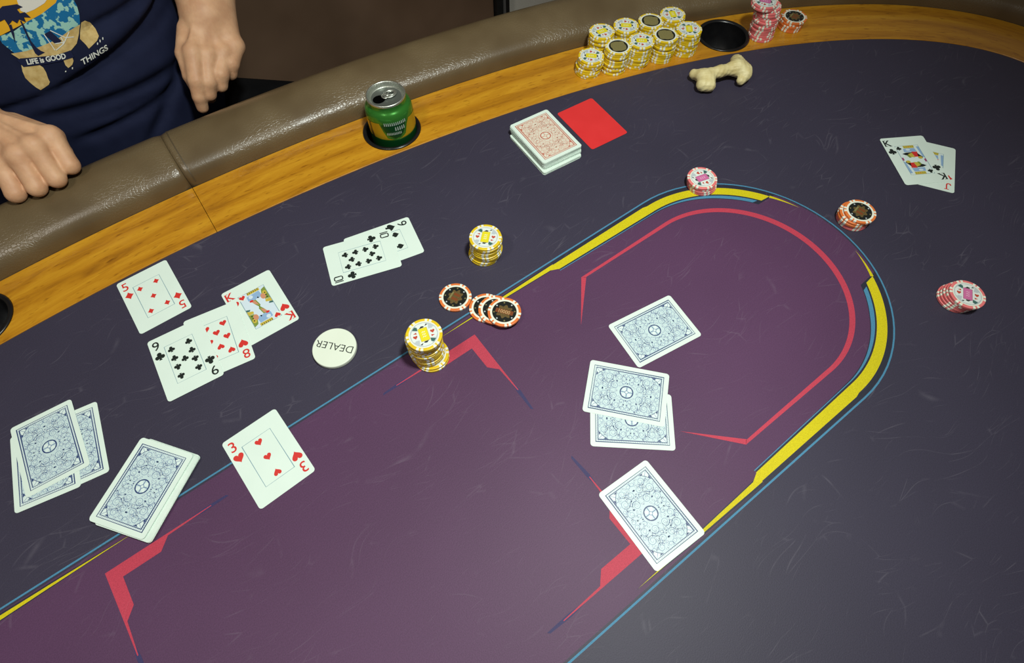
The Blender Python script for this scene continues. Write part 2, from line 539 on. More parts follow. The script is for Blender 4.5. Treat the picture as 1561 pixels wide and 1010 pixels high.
def sweep(name, s0, s1, prof, m, step=14.0, smooth=True, closed_prof=True, squeeze=None):
    """sweep a (offset,z) profile in mm along the cloth edge from s0 to s1"""
    n = max(2, int((s1 - s0) / step))
    S = np.linspace(s0, s1, n + 1)
    x, y, nx, ny = edge_at(S)
    V = []; UV = []
    P = len(prof)
    for i in range(n + 1):
        pr = prof
        if squeeze:
            d = min(S[i] - s0, s1 - S[i])
            k = squeeze(d)
            c0 = sum(p[0] for p in prof) / P; c1 = 20.0
            pr = [(c0 + (p[0] - c0) * k, c1 + (p[1] - c1) * k) for p in prof]
        for o, z in pr:
            V.append(((x[i] + nx[i] * o) * MM, (y[i] + ny[i] * o) * MM, z * MM))
            UV.append((S[i] * MM, o * MM))
    Fc = []
    for i in range(n):
        for j in range(P if closed_prof else P - 1):
            j2 = (j + 1) % P
            Fc.append((i * P + j, i * P + j2, (i + 1) * P + j2, (i + 1) * P + j))
    if closed_prof:
        Fc.append(tuple(range(P))[::-1]); Fc.append(tuple(n * P + j for j in range(P)))
    me = mesh(name, V, Fc, m, smooth=smooth)
    uvl = me.uv_layers.new(name='UVMap')
    for lp in me.loops:
        uvl.data[lp.index].uv = UV[lp.vertex_index]
    return me

table = empty('poker_table', (0, 0, T))
tag(table, 'oval poker table with purple printed cloth, wooden rim and brown padded armrest', 'table')

# cloth
_S = np.linspace(0, PER, 361)[:-1]
_x, _y, _nx, _ny = edge_at(_S)
top = [(x * MM, y * MM, 0.0) for x, y in zip(_x, _y)]
n_ = len(top)
bot = [(x, y, -0.02) for x, y, _ in top]
play = ob('play_surface', mesh('play_surface', top + bot,
          [tuple(range(n_)), tuple(range(2 * n_ - 1, n_ - 1, -1))] + [(i, i + n_, (i + 1) % n_ + n_, (i + 1) % n_) for i in range(n_)],
          M_FELT), table)
play['label'] = 'dark navy cloth with scuffs and purple racetrack print'

CXR, CXL, AX, AY = 566.0, -446.0, 168.0, 174.0
def mir(P, my, mx):
    Q = [((120 - x) if mx else x, -y if my else y) for x, y in P]
    return Q
def stadium(d, n=40):
    P = []
    for i in range(n + 1):
        t = -PI / 2 + PI * i / n
        P.append((CXR + (AX - d) * math.cos(t), (AY - d) * math.sin(t)))
    for i in range(n + 1):
        t = PI / 2 + PI * i / n
        P.append((CXL + (AX - d) * math.cos(t), (AY - d) * math.sin(t)))
    return P
def track(x0, ang, dfun, n1=24, n2=40):
    """points from X=x0 on the upper straight round to angle ang (deg) on the right arc; u in 0..1"""
    P = []
    tot = []
    for i in range(n1):
        tot.append(('s', x0 + (CXR - x0) * i / n1))
    for i in range(n2 + 1):
        tot.append(('a', math.radians(90 + (ang - 90) * i / n2)))
    for kind, t in tot:
        d = dfun(kind, t)
        if kind == 's': P.append((t, AY - d))
        else: P.append((CXR + (AX - d) * math.cos(t), (AY - d) * math.sin(t)))
    return P

f = Flat(); f.poly(stadium(3.2), M_PURP, 0.08)
ob('purple_field', f.build('purple_field'), play)
f = Flat(); f.strip(stadium(-0.9), stadium(1.0), M_BLUE, 0.16, True)
ob('outer_blue_line', f.build('outer_blue_line'), play)

def quad_print(name, draw, per_quarter=True):
    for k, (my, mx) in enumerate(((0, 0), (1, 0), (0, 1), (1, 1))):
        f = Flat()
        draw(f, lambda P: mir(P, my, mx))
        ob(name, f.build(name), play)

def d_dark(f, M):
    A = track(408, 27, lambda k, t: 1.6); B = track(411, 33, lambda k, t: 22.9 + 4.0 * min(1, (PI / 2 - t) / 0.7) if k == 'a' else 17.0 + 5.9 * (t - 411) / 155)
    f.strip(M(A), M(B), M_DARK, 0.11)
    f.poly(M([(236, AY - 7.4), (320, AY - 4.6), (408, AY - 3.0), (408, AY - 11.8), (320, AY - 9.8)]), M_DARK, 0.11)
quad_print('dark_border', d_dark)

def d_yellow(f, M):
    A = track(406, 29, lambda k, t: 6.0 if k == 's' else 7.5)
    B = track(410, 32, lambda k, t: (15.5 + 3.5 * (t - 410) / 156) if k == 's' else 19.0)
    f.strip(M(A), M(B), M_YEL, 0.20)
    f.poly(M([(240, AY - 7.6), (320, AY - 6.2), (408, AY - 5.2), (411, AY - 15.5), (400, AY - 10.6), (320, AY - 8.8)]), M_YEL, 0.21)
    tail0, tail1 = [], []
    for i in range(9):
        a = math.radians(29 - 14 * i / 8)
        w = 3.8 * (1 - i / 8)
        tail0.append((CXR + (AX - 6.2) * math.cos(a), (AY - 6.2) * math.sin(a)))
        tail1.append((CXR + (AX - 6.2 - w) * math.cos(a), (AY - 6.2 - w) * math.sin(a)))
    f.strip(M(tail0), M(tail1), M_YEL, 0.21)
quad_print('yellow_band', d_yellow)

def d_blue2(f, M):
    A = track(410, 34, lambda k, t: (17.3 + 3.7 * (t - 410) / 156) if k == 's' else 21.0)
    B = track(410, 36, lambda k, t: (18.2 + 3.7 * (t - 410) / 156) if k == 's' else 21.9 + 4.2 * min(1, (PI / 2 - t) / 0.7))
    f.strip(M(A), M(B), M_BLUE, 0.20)
quad_print('inner_blue_band', d_blue2)

def d_loop(f, M):
    A = track(424, 0, lambda k, t: 41.5 if k == 's' else 41.5 + 2.3 * math.cos(t))
    B = track(428, 0, lambda k, t: (44.8 + 1.6 * (t - 428) / 138) if k == 's' else 46.4 + 5.4 * math.cos(t))
    f.strip(M(A), M(B), M_PINK, 0.20)
    f.poly(M([(424, 132.5), (429, 129.0), (380, 81)]), M_PINK, 0.20)
quad_print('pink_loop', d_loop)

def d_brk(f, M):
    f.poly(M([(274, 146), (211, 146), (224, 133), (261, 133), (261, 103), (273, 90)]), M_PINK, 0.20)
    f.poly(M([(213, 146), (216, 143.6), (168, 145.2), (168, 146)]), M_PINK, 0.19)
    f.poly(M([(273, 93), (270.3, 96), (271.6, 60), (272.6, 60)]), M_PINK, 0.19)
    f.poly(M([(200, 145.6), (176, 143.6), (150, 144.2), (152, 146.4), (176, 147.4)]), M_INDIGO, 0.18)
    f.poly(M([(272.3, 78), (269.8, 58), (269.6, 34), (271.8, 32), (274, 58)]), M_INDIGO, 0.18)
quad_print('pink_bracket', d_brk)

# wooden rim: four panels with fine joints
s_seam = s_of_x_top(95.2)
HOLD = [(373.0, 496.0), (911.2, 354.9), (-188.5, 518.0)]
panels = [(0.0, s_seam), (s_seam, PER / 2), (PER / 2, PER - s_seam), (PER - s_seam, PER)]
prof_w = [(0.6, -20), (0.6, 0.2), (1.2, 0.8), (92.5, 0.8), (92.5, -20)]
def cut_holes(me, holes):
    o = ob('tmp', me); cutters = []
    for hx, hy in holes:
        V, Fc = lathe([(0, -60), (38.5, -60), (38.5, 30), (0, 30)], 64)
        c = ob('tmpc', mesh('tmpc', [((x + hx) * MM, (y + hy) * MM, z * MM) for x, y, z in V], Fc, M_BLACK))
        md = o.modifiers.new('b', 'BOOLEAN'); md.operation = 'DIFFERENCE'; md.solver = 'EXACT'; md.object = c
        cutters.append(c)
    dg = bpy.context.evaluated_depsgraph_get()
    me2 = bpy.data.meshes.new_from_object(o.evaluated_get(dg))
    for c in cutters: bpy.data.objects.remove(c)
    bpy.data.objects.remove(o)
    return me2
for i, (a, b) in enumerate(panels):
    me = sweep('wood_panel', a + 0.35, b - 0.35, prof_w, M_WOOD, smooth=False)
    hs = []
    for hx, hy in HOLD:
        k = int(np.argmin(np.hypot(_ex - hx, _ey - hy)))
        if a < _s[k] < b: hs.append((hx, hy))
    if hs: me = cut_holes(me, hs)
    me.name = 'wood_panel'
    ob('wood_panel', me, table)

# padded armrest in four sewn sections
prof_r = [(93.0, -6), (93.2, 8), (93.6, 15), (95.5, 20.5), (100, 25.5), (108, 30), (120, 35), (134, 39.5), (149, 41.8),
          (161, 40.8), (171, 36.5), (179, 28.5), (184.5, 17), (187, 3), (187, -40), (180, -46), (130, -46), (100, -30)]
def pinch(d):
    return 1.0 - 0.055 * math.exp(-(d / 5.0) ** 2)
for i, (a, b) in enumerate(panels):
    me = sweep('armrest_section', a + 0.2, b - 0.2, prof_r, M_LEATHER, step=4.0 if i < 2 else 12.0, squeeze=pinch)
    sec = ob('armrest_section', me, table)
    # stitched seam welt next to the joint
    wl = sweep('seam_welt', b - 9.0, b - 7.6, [(p[0] + (0.25 if p[0] > 140 else -0.25), p[1] + 0.25) for p in prof_r[1:14]], M_SEAM, step=2.0, closed_prof=False)
    ob('seam_welt', wl, sec)
# dark core under the joint so no light shows through
ap = sweep('apron', 0, PER, [(100, -47), (128, -47), (128, -120), (100, -120)], M_TRIM, step=30)
ob('apron', ap, table)
for sx in (-0.62, 0.62):
    p = bevel_box('pedestal', sx - 0.17, sx + 0.17, -0.16, 0.16, -T + 0.06, -0.121, M_TRIM, 0.02, table)
    bevel_box('pedestal_foot', sx - 0.12, sx + 0.12, -0.36, 0.36, -T, -T + 0.07, M_TRIM, 0.02, p)

# ------------------------------------------------------------------ cup holders
Vc, Fcc = lathe([(36.0, 1.2), (37.2, 2.6), (39.5, 3.0), (41.3, 2.4), (42.2, 1.0), (41.6, 0.85), (38.3, 0.85), (38.0, -62.5), (0, -62.5), (0, -61), (35.4, -61), (36.0, 1.2)], 64)
cup_me = mesh('cup_holder', scaleV(Vc), Fcc, M_BLACK, smooth=True)
for (hx, hy), lab in zip(HOLD, ('black plastic cup holder holding the green can', 'empty black cup holder between yellow chips and tall pink stack',
                               'black cup holder cut off by the left edge of the photo')):
    c = ob('cup_holder', cup_me, None, (hx * MM, hy * MM, T))
    tag(c, lab, 'cup holder', 'cup holders in the wooden rim')

# ------------------------------------------------------------------ drink can
def can():
    root = empty('drink_can', (376.5 * MM, 497.0 * MM, T - 0.0598), math.radians(-59))
    tag(root, 'open green drink can with yellow panels standing in a cup holder', 'can')
    gm = mat('can_green', (0.05, 0.27, 0.035), 0.20, 0.8, 0.55)
    ym = mat('can_yellow', (0.46, 0.34, 0.015), 0.30, 0.6, 0.35)
    dk = mat('can_dark_green', (0.006, 0.085, 0.020), 0.3, 0.5, 0.5)
    al = noisy('aluminium', (0.55, 0.58, 0.52), (0.64, 0.67, 0.60), 90, 0.36, 0.5)
    al.node_tree.nodes['Principled BSDF'].inputs['Metallic'].default_value = 0.9
    pr = [(0, 4), (20, 4), (23, 0.5), (25, 0), (27.5, 1.5), (31, 7), (32.8, 12), (33.0, 20), (33.0, 50), (33.0, 96), (32.85, 99), (32.4, 101.8), (31.6, 104.2), (30.4, 106.3), (29.0, 107.8), (27.6, 109.0), (26.6, 110.2), (26.2, 112.0), (26.1, 114.4), (26.0, 116)]
    V, Fc = lathe(pr, 72)
    ob('can_body', mesh('can_body', scaleV(V), Fc, gm, smooth=True), root)
    # rim and lid
    pr = [(26.0, 115.5), (27.0, 117.2), (27.2, 118.8), (26.6, 120.0), (25.6, 120.2), (24.8, 119.2), (24.2, 115.5), (23.4, 112.8), (22.4, 112.2), (21.6, 113.4), (20.8, 114.0)]
    V, Fc = lathe(pr, 72)
    lid = ob('lid', mesh('lid', scaleV(V), Fc, al, smooth=True), root)
    V, Fc = lathe([(20.9, 113.9), (0, 113.9)], 48)
    ob('lid_panel', mesh('lid_panel', scaleV(V), Fc, mat('dull_aluminium', (0.20, 0.22, 0.20), 0.42, 0.5, 0.7)), lid)
    f = Flat()
    a0 = math.radians(59)     # lid art in world directions
    def L(x, y): return (x * math.cos(a0) - y * math.sin(a0), x * math.sin(a0) + y * math.cos(a0))
    cxy = L(-10.2, 2.0)
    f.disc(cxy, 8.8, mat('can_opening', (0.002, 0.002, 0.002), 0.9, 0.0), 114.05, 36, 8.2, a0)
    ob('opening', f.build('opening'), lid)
    # tab: ring of metal with finger hole and rivet
    def tube_ring(pts, r, z, n=8):
        V = []; Fc = []; m_ = len(pts)
        for i, (x, y) in enumerate(pts):
            x0, y0 = pts[i - 1]; x1, y1 = pts[(i + 1) % m_]
            d = math.hypot(x1 - x0, y1 - y0) or 1; nx, ny = -(y1 - y0) / d, (x1 - x0) / d
            for j in range(n):
                t = 2 * PI * j / n
                V.append((x + nx * r * math.cos(t), y + ny * r * math.cos(t), z + r * 0.7 * math.sin(t)))
        for i in range(m_):
            for j in range(n):
                i2, j2 = (i + 1) % m_, (j + 1) % n
                Fc.append((i * n + j, i2 * n + j, i2 * n + j2, i * n + j2))
        return V, Fc
    VV, FF = [], []
    for (cx, cy, rx, ry, rr) in ((6.5, 0.5, 8.6, 6.6, 1.4), (8.5, 0.5, 4.6, 3.9, 1.1), (-1.8, 0.3, 3.4, 4.4, 1.2)):
        V, Fc = tube_ring([L(cx + rx * math.cos(2 * PI * i / 28), cy + ry * math.sin(2 * PI * i / 28)) for i in range(28)], rr, 116.2)
        b = len(VV); VV += V; FF += [tuple(b + q for q in t) for t in Fc]
    bx = L(2.2, 0.3)
    V, Fc = lathe([(0, 117.6), (2.2, 117.4), (2.8, 116.4), (2.8, 114.0)], 20)
    b = len(VV); VV += [(x + bx[0], y + bx[1], z) for x, y, z in V]; FF += [tuple(b + q for q in t) for t in Fc]
    ob('pull_tab', mesh('pull_tab', scaleV(VV), FF, al, smooth=True), lid)
    # wrapped artwork and a painted reflection: patches hugging the can wall
    def wrap(poly, m, dr=0.35):
        bm = bmesh.new()
        vs = [bm.verts.new((a * 33.0 * PI / 180, z, 0)) for a, z in poly]
        bm.faces.new(vs)
        bmesh.ops.triangulate(bm, faces=bm.faces[:])
        for _ in range(5):
            if not [e for e in bm.edges if e.calc_length() > 2.5]: break
            bmesh.ops.subdivide_edges(bm, edges=[e for e in bm.edges if e.calc_length() > 2.5], cuts=1)
            bmesh.ops.triangulate(bm, faces=bm.faces[:])
        me = bpy.data.meshes.new('p')
        prz = sorted([(z, r) for r, z in pr_body])
        for v in bm.verts:
            a = v.co.x / 33.0; z = v.co.y
            r = float(np.interp(z, [q[0] for q in prz], [q[1] for q in prz])) + dr
            v.co = (r * math.cos(a) * MM, r * math.sin(a) * MM, z * MM)
        bm.to_mesh(me); bm.free()
        me.materials.append(m)
        me.polygons.foreach_set('use_smooth', [True] * len(me.polygons))
        return me
    pr_body = [(23, 0.5), (27.5, 1.5), (31, 7), (32.8, 12), (33.0, 20), (33.0, 96), (32.85, 99), (32.4, 101.8), (31.6, 104.2), (30.4, 106.3), (29.0, 107.8), (27.6, 109.0), (26.6, 110.2), (26.2, 112.0)]
    A0 = -52.0     # local angle that faces the photographer
    ob('yellow_panel', wrap([(A0 - 82, 69), (A0 - 82, 92), (A0 - 34, 96), (A0 - 28, 84), (A0 - 20, 72), (A0 - 10, 70), (A0 - 4, 69)], ym), root)
    ob('yellow_panel', wrap([(A0 + 8, 69), (A0 + 14, 70), (A0 + 26, 74), (A0 + 34, 88), (A0 + 42, 95), (A0 + 84, 92), (A0 + 84, 69)], ym), root)
    ob('dark_panel', wrap([(A0 - 30, 94), (A0 - 24, 84), (A0 - 15, 76), (A0 - 2, 71.5), (A0 + 12, 72.5), (A0 + 22, 79), (A0 + 30, 92), (A0 + 20, 95), (A0 - 10, 95)], dk, 0.55), root)
    ob('painted_reflection_band', wrap([(A0 - 100, 40), (A0 + 100, 40), (A0 + 100, 67.5), (A0 - 100, 67.5)], dk, 0.35), root)  # dark green reflection above the holder, painted on as a band
    wm = mat('can_lettering', (0.50, 0.62, 0.56), 0.35, 0.5, 0.3)
    k = 0
    for row, z0, z1, aa, bb, st in ((0, 93, 98.0, -22, 30, 4.6), (1, 84, 90, 2, 24, 5.2), (2, 77.5, 81.5, -19, 14, 3.6)):
        a = aa
        while a < bb:
            w = st * 0.62
            ob('lettering', wrap([(A0 + a, z0), (A0 + a + w, z0), (A0 + a + w * 0.8, z1), (A0 + a + w * 0.2, z1)], wm, 0.75), root)
            a += st
    ob('black_figure', wrap([(A0 - 66, 92), (A0 - 61, 94), (A0 - 60, 80), (A0 - 56, 66), (A0 - 64, 68), (A0 - 68, 76)], M_INB, 0.5), root)
    return root
can()

# ------------------------------------------------------------------ playing cards
CW, CH, CT = 63.0, 88.0, 0.26
def rrect(w, h, r, n=5):
    P = []
    for cx, cy, a in ((w / 2 - r, -h / 2 + r, -90), (w / 2 - r, h / 2 - r, 0), (-w / 2 + r, h / 2 - r, 90), (-w / 2 + r, -h / 2 + r, 180)):
        for i in range(n + 1):
            t = math.radians(a + 90 * i / n)
            P.append((cx + r * math.cos(t), cy + r * math.sin(t)))
    return P
def card_mesh(name, m):
    P = rrect(CW, CH, 3.4); n = len(P)
    V = [(x, y, 0) for x, y in P] + [(x, y, CT) for x, y in P]
    return mesh(name, scaleV(V), [tuple(range(n))[::-1], tuple(range(n, 2 * n))] + [(i, (i + 1) % n, n + (i + 1) % n, n + i) for i in range(n)], m)
ME_CARD = card_mesh('card_body', M_CARD)
ME_CARD2 = card_mesh('deck_card_body', M_CARD2)

def heart(c, s, up=1):
    P = []
    for i in range(26):
        t = 2 * PI * i / 26
        x = 16 * math.sin(t) ** 3
        y = 13 * math.cos(t) - 5 * math.cos(2 * t) - 2 * math.cos(3 * t) - math.cos(4 * t)
        P.append((c[0] + up * x * s / 32, c[1] + up * (y + 2) * s / 30))
    return P
def diamond(c, s, up=1):
    w, h = s * 0.56, s * 0.62
    P = []
    for k, (a, b) in enumerate((((0, h), (w, 0)), ((w, 0), (0, -h)), ((0, -h), (-w, 0)), ((-w, 0), (0, h)))):
        for t in (0, 0.33, 0.66):
            x = a[0] + (b[0] - a[0]) * t; y = a[1] + (b[1] - a[1]) * t
            q = 1 - 0.13 * math.sin(PI * t)
            P.append((c[0] + x * q, c[1] + y * q))
    return P
def pip(f, suit, c, s, up=1, z=0.04):
    if suit == 'h': f.poly(heart(c, s, up), M_RED, z)
    elif suit == 'd': f.poly(diamond(c, s, up), M_RED, z)
    elif suit == 'c':
        for dx, dy in ((0, 0.25), (-0.26, -0.10), (0.26, -0.10)):
            f.disc((c[0] + dx * s * up, c[1] + dy * s * up), s * 0.235, M_INK, z, 18)
        f.poly([(c[0] + x * s * up, c[1] + y * s * up) for x, y in ((-0.07, 0.2), (0.07, 0.2), (0.06, -0.2), (0.17, -0.48), (-0.17, -0.48), (-0.06, -0.2))], M_INK, z + 0.005)
    else:
        f.poly([(2 * c[0] - x, 2 * c[1] - y) for x, y in heart((c[0], c[1] - 0.06 * s * up), s * 1.0, up)], M_INK, z)
        f.poly([(c[0] + x * s * up, c[1] + y * s * up) for x, y in ((-0.07, -0.1), (0.07, -0.1), (0.24, -0.62), (-0.24, -0.62))], M_INK, z + 0.005)
def index(f, rank, suit):
    m = M_RED if suit in 'hd' else M_INK
    for up in (1, -1):
        rot = 0 if up == 1 else PI
        if rank == '10':
            f.stroke([(-28.0 * up, 29.0 * up), (-28.0 * up, 39.6 * up)], 1.4, m, 0.04)
            f.stroke([(up * x, up * y) for x, y in ((-25.8, 30.4), (-25.8, 38.3), (-24.6, 39.3), (-21.4, 39.3), (-20.2, 38.3), (-20.2, 30.4), (-21.4, 29.4), (-24.6, 29.4))], 1.4, m, 0.04, True)
        elif rank == 'J':
            f.stroke([(up * x, up * y) for x, y in ((-21.6, 39.0), (-21.6, 31.0), (-22.4, 29.0), (-24.2, 28.3), (-26.0, 29.0), (-26.8, 31.2))], 1.7, m, 0.04)
            f.stroke([(-24.6 * up, 39.2 * up), (-18.8 * up, 39.2 * up)], 1.2, m, 0.045)
        elif rank in 'KJ':
            f.text(rank, 11.6, (-24.0 * up, 33.6 * up), m, 0.04, rot, 1.0, 0.016)
            for yy in (28.2, 39.0):       # serifs
                if rank == 'K':
                    for xx in (-26.4, -21.6):
                        f.rect(up * xx - 1.5, up * yy - 0.35, up * xx + 1.5, up * yy + 0.35, m, 0.045)
        else:
            f.text(rank, 12.4, (-24.0 * up, 33.0 * up), m, 0.04, rot, 1.0, 0.006)
        pip(f, suit, (-23.7 * up, 17.6 * up), 9.4 if suit == 'd' else 11.2, up)
ROWS = {3: [(0, 20), (0, 0), (0, -20)], 5: [(-10, 19.5), (10, 19.5), (0, 0), (-10, -19.5), (10, -19.5)],
        8: [(-10, 19.5), (10, 19.5), (-10, 0), (10, 0), (-10, -19.5), (10, -19.5), (0, 9.8), (0, -9.8)],
        9: [(-10, 19.8), (10, 19.8), (-10, 6.6), (10, 6.6), (0, 0), (-10, -6.6), (10, -6.6), (-10, -19.8), (10, -19.8)],
        10: [(-9.6, 19.8), (9.6, 19.8), (-9.6, 6.6), (9.6, 6.6), (0, 13.2), (0, -13.2), (-9.6, -6.6), (9.6, -6.6), (-9.6, -19.8), (9.6, -19.8)]}
def court(f, suit):
    warm = suit == 'h'
    f.rect(-16, -26.8, 16, 26.8, M_CWHT if warm else M_PALE2, 0.03)
    for up in (1, -1):
        def P(pts, m, z): f.poly([(up * x, up * y) for x, y in pts], m, z)
        def D(x, y, r, m, z, ry=None): f.disc((up * x, up * y), r, m, z, 18, ry)
        if warm:
            P([(-6, 26.6), (9.5, 26.6), (9.5, 22.6), (-6, 22.6)], M_CGOLD, 0.045)
            for i in range(6): P([(-5.6 + i * 2.5, 26.2), (-4.4 + i * 2.5, 26.2), (-5 + i * 2.5, 23)], M_INK, 0.05)
            P([(-8, 21), (8, 22.3), (9, 14), (0, 12), (-8, 14)], M_SKY, 0.04)
            D(-3.5, 18.5, 2.6, M_CWHT, 0.045); D(4.5, 15, 3.0, M_SKY, 0.05)
            P([(16, 24), (16, 5), (10, 6), (8.5, 14), (11, 22)], M_CGRN, 0.045)
            D(12.8, 15.5, 2.6, M_CGOLD, 0.05, 3.4); D(9.5, 11.5, 3.0, M_CFACE, 0.055, 4.4)
            for q in range(3): D(13.2, 8 + q * 3.6, 0.9, M_INK, 0.06)
            P([(16, 5), (16, -1), (9, 2), (9.5, 5.5)], M_CGOLD, 0.05); P([(16, -1), (16, -4), (11, -2), (12.5, 0)], M_INTEAL, 0.055)
            P([(4, 15), (6, 4), (14, -4), (11, -6), (2.5, 2), (1, 12)], M_CWHT, 0.05)
            P([(-6, 13), (0, 12), (2, 2), (0, -1), (-3, 5)], M_CGRN, 0.045)
            P([(-6, 12), (-1, 11), (0.5, 3), (-3, 6)], M_CFACE, 0.055); D(-5, 12.5, 2.4, M_RED, 0.06, 1.6)
        else:
            P([(-5.5, 27), (10, 27), (9.5, 22), (-5.5, 22)], M_CGOLD, 0.045)
            for i in range(5): D(-4 + i * 3, 24.3, 0.7, M_RED if i == 2 else M_CGRN, 0.05)
            P([(-7, 21.5), (9, 21.5), (10, 15), (-8, 15)], M_SKY, 0.04); D(-1, 19, 3.2, M_CWHT, 0.045, 1.8)
            P([(12.5, 24), (16, 24), (16, 2), (13.8, 4)], M_SKY, 0.045)
            P([(-12, 12), (-6, 14), (6, 14), (3, 9), (-8, 9)], M_INK, 0.045)
            P([(2, 15), (10, 14.5), (9, 5), (3, 5)], M_RED, 0.05)
            P([(-4, 11), (2, 13), (3, 4), (-2, 5)], M_CGOLD, 0.055); P([(-7, 9), (-3, 10), (-2, 4), (-5, 4)], M_CGRN, 0.05)
            P([(9, 12), (14, 4), (12, 1), (8, 5)], M_INK, 0.05); D(9.8, 3, 3.0, M_CGOLD, 0.055, 2.4)
            P([(13.6, 0), (16, 1), (16, -5), (13.5, -5)], M_INPK2, 0.05)
        D(-12.8, 22.8, 4.4, M_CARD, 0.062); pip(f, suit, (up * -12.6, up * 22.6), 7.4, up, 0.068)
def face(rank, suit):
    f = Flat()
    index(f, rank, suit)
    if rank in ('K', 'J'): court(f, suit)
    else:
        for x, y in ROWS[int(rank)]:
            pip(f, suit, (x, y), 8.2 if suit != 'd' else 6.8, 1 if y >= 0 else -1)
    f.frame(16.3, 27.0, 0.5 if rank not in ('9', '10') or suit == 'h' else 0.4, M_LINE, 0.05)
    return f.build('face_print')

def back_art(navy, navy2, pale, pale2):
    f = Flat(); rr = random.Random(3)
    f.frame(26.0, 38.4, 0.75, navy, 0.03)
    f.strip([(-25.7, -38.1), (25.7, -38.1), (25.7, 38.1), (-25.7, 38.1)], [(-23.6, -36.0), (23.6, -36.0), (23.6, 36.0), (-23.6, 36.0)], pale2, 0.025, True)
    f.frame(23.6, 36.0, 0.8, navy, 0.03)
    f.rect(-23.3, -35.7, 23.3, 35.7, pale, 0.02)
    # rope twist in the border
    for sx in (-1, 1):
        for i in range(40):
            y = -36 + i * 1.84
            f.stroke([(sx * 25.5, y), (sx * 23.9, y + 0.9)], 0.30, navy2, 0.035)
    for sy in (-1, 1):
        for i in range(26):
            x = -23.5 + i * 1.86
            f.stroke([(x, sy * 37.8), (x + 0.9, sy * 36.4)], 0.30, navy2, 0.035)
    def spiral(cx, cy, r, a0, turns, hand, w, m, z):
        P = []
        n = int(14 * turns)
        for i in range(n + 1):
            t = i / n
            rad = r * (1 - 0.86 * t)
            a = a0 + hand * turns * 2 * PI * t
            P.append((cx + rad * math.cos(a), cy + rad * math.sin(a)))
        f.stroke(P, w, m, z, taper=True)
        return P
    def leaf(x, y, a, L, w):
        ca, sa = math.cos(a), math.sin(a)
        P = [(0, 0), (0.25, 0.5), (0.55, 0.52), (0.82, 0.28), (1, 0), (0.8, -0.22), (0.5, -0.38), (0.22, -0.3)]
        P = [(x + (u * L) * ca - (v * w) * sa, y + (u * L) * sa + (v * w) * ca) for u, v in P]
        f.poly(P, pale2, 0.034); f.stroke(P, 0.28, navy2, 0.04, True)
    # scrolls, mirrored about both axes like the printed arabesque
    spots = [(6.5, 13.5, 4.6, 0.4, 1.9, 1), (16.5, 9.5, 4.4, 2.2, 1.8, -1), (15.5, 20.5, 5.0, 3.4, 2.0, 1), (5.5, 24.5, 4.6, 1.0, 1.8, -1),
             (12.0, 30.0, 4.2, 4.2, 1.7, 1), (20.0, 29.0, 3.0, 0.0, 1.5, -1), (20.0, 2.6, 3.0, 1.4, 1.5, 1), (11.5, 4.5, 2.8, 5.0, 1.4, -1),
             (2.6, 32.5, 2.8, 2.0, 1.4, 1), (10.6, 17.2, 2.4, 0.5, 1.3, -1), (20.4, 15.2, 2.5, 3.0, 1.3, 1), (2.8, 18.8, 2.4, 4.0, 1.3, -1), (9.5, 25.6, 2.0, 1.0, 1.2, 1)]
    for sx in (1, -1):
        for sy in (1, -1):
            for cx, cy, r, a0, tn, hd in spots:
                def A(a): return math.atan2(sy * math.sin(a), sx * math.cos(a))
                spiral(sx * cx, sy * cy, r, A(a0), tn, hd * sx * sy, 0.52, navy2, 0.04)
                for q in range(5):
                    a = a0 + q * 1.26 + 0.4
                    x, y = cx + (r + 0.1) * math.cos(a), cy + (r + 0.1) * math.sin(a)
                    if 1.2 < x < 21.5 and 1.2 < y < 34 and math.hypot(x, y) > 9:
                        leaf(sx * x, sy * y, A(a + 0.7), 2.9, 1.5)
                f.disc((sx * cx, sy * cy), 0.55, pale2, 0.045, 10)
            # corner leaves with dark wedges
            f.poly([(sx * 23.2, sy * 35.6), (sx * 15.5, sy * 34.6), (sx * 19.2, sy * 31.0), (sx * 22.3, sy * 26.5)], pale2, 0.042)
            f.stroke([(sx * 15.5, sy * 34.7), (sx * 19.2, sy * 31.0), (sx * 22.4, sy * 26.5)], 0.6, navy, 0.05)
            f.poly([(sx * 14.0, sy * 35.4), (sx * 19.0, sy * 35.0), (sx * 16.6, sy * 33.4)], navy, 0.052)
            f.poly([(sx * 23.0, sy * 25.0), (sx * 22.6, sy * 30.5), (sx * 20.9, sy * 27.9)], navy, 0.052)
            f.stroke([(sx * 23, sy * 35.4), (sx * 18.4, sy * 31.2)], 0.4, navy2, 0.053)
    # centre medallion
    f.disc((0, 0), 7.6, pale, 0.055, 36)
    f.ring((0, 0), 6.2, 7.5, navy, 0.06, 44)
    for k in range(4):
        a = PI / 4 + k * PI / 2
        f.disc((4.1 * math.cos(a), 4.1 * math.sin(a)), 2.3, pale2, 0.062, 16, 1.75, a)
        b = k * PI / 2
        f.stroke([(1.6 * math.cos(b), 1.6 * math.sin(b)), (6.4 * math.cos(b), 6.4 * math.sin(b))], 0.8, navy2, 0.061)
    f.disc((0, 0), 2.0, navy2, 0.066, 18); f.disc((0, 0), 1.45, pale2, 0.07, 16)
    return f.build('back_print')
ME_BLUE = back_art(M_NAVY, M_NAVY2, M_PALE, M_PALE2)
ME_REDB = back_art(M_RINK, M_RINK2, M_RPALE, M_RPALE2)

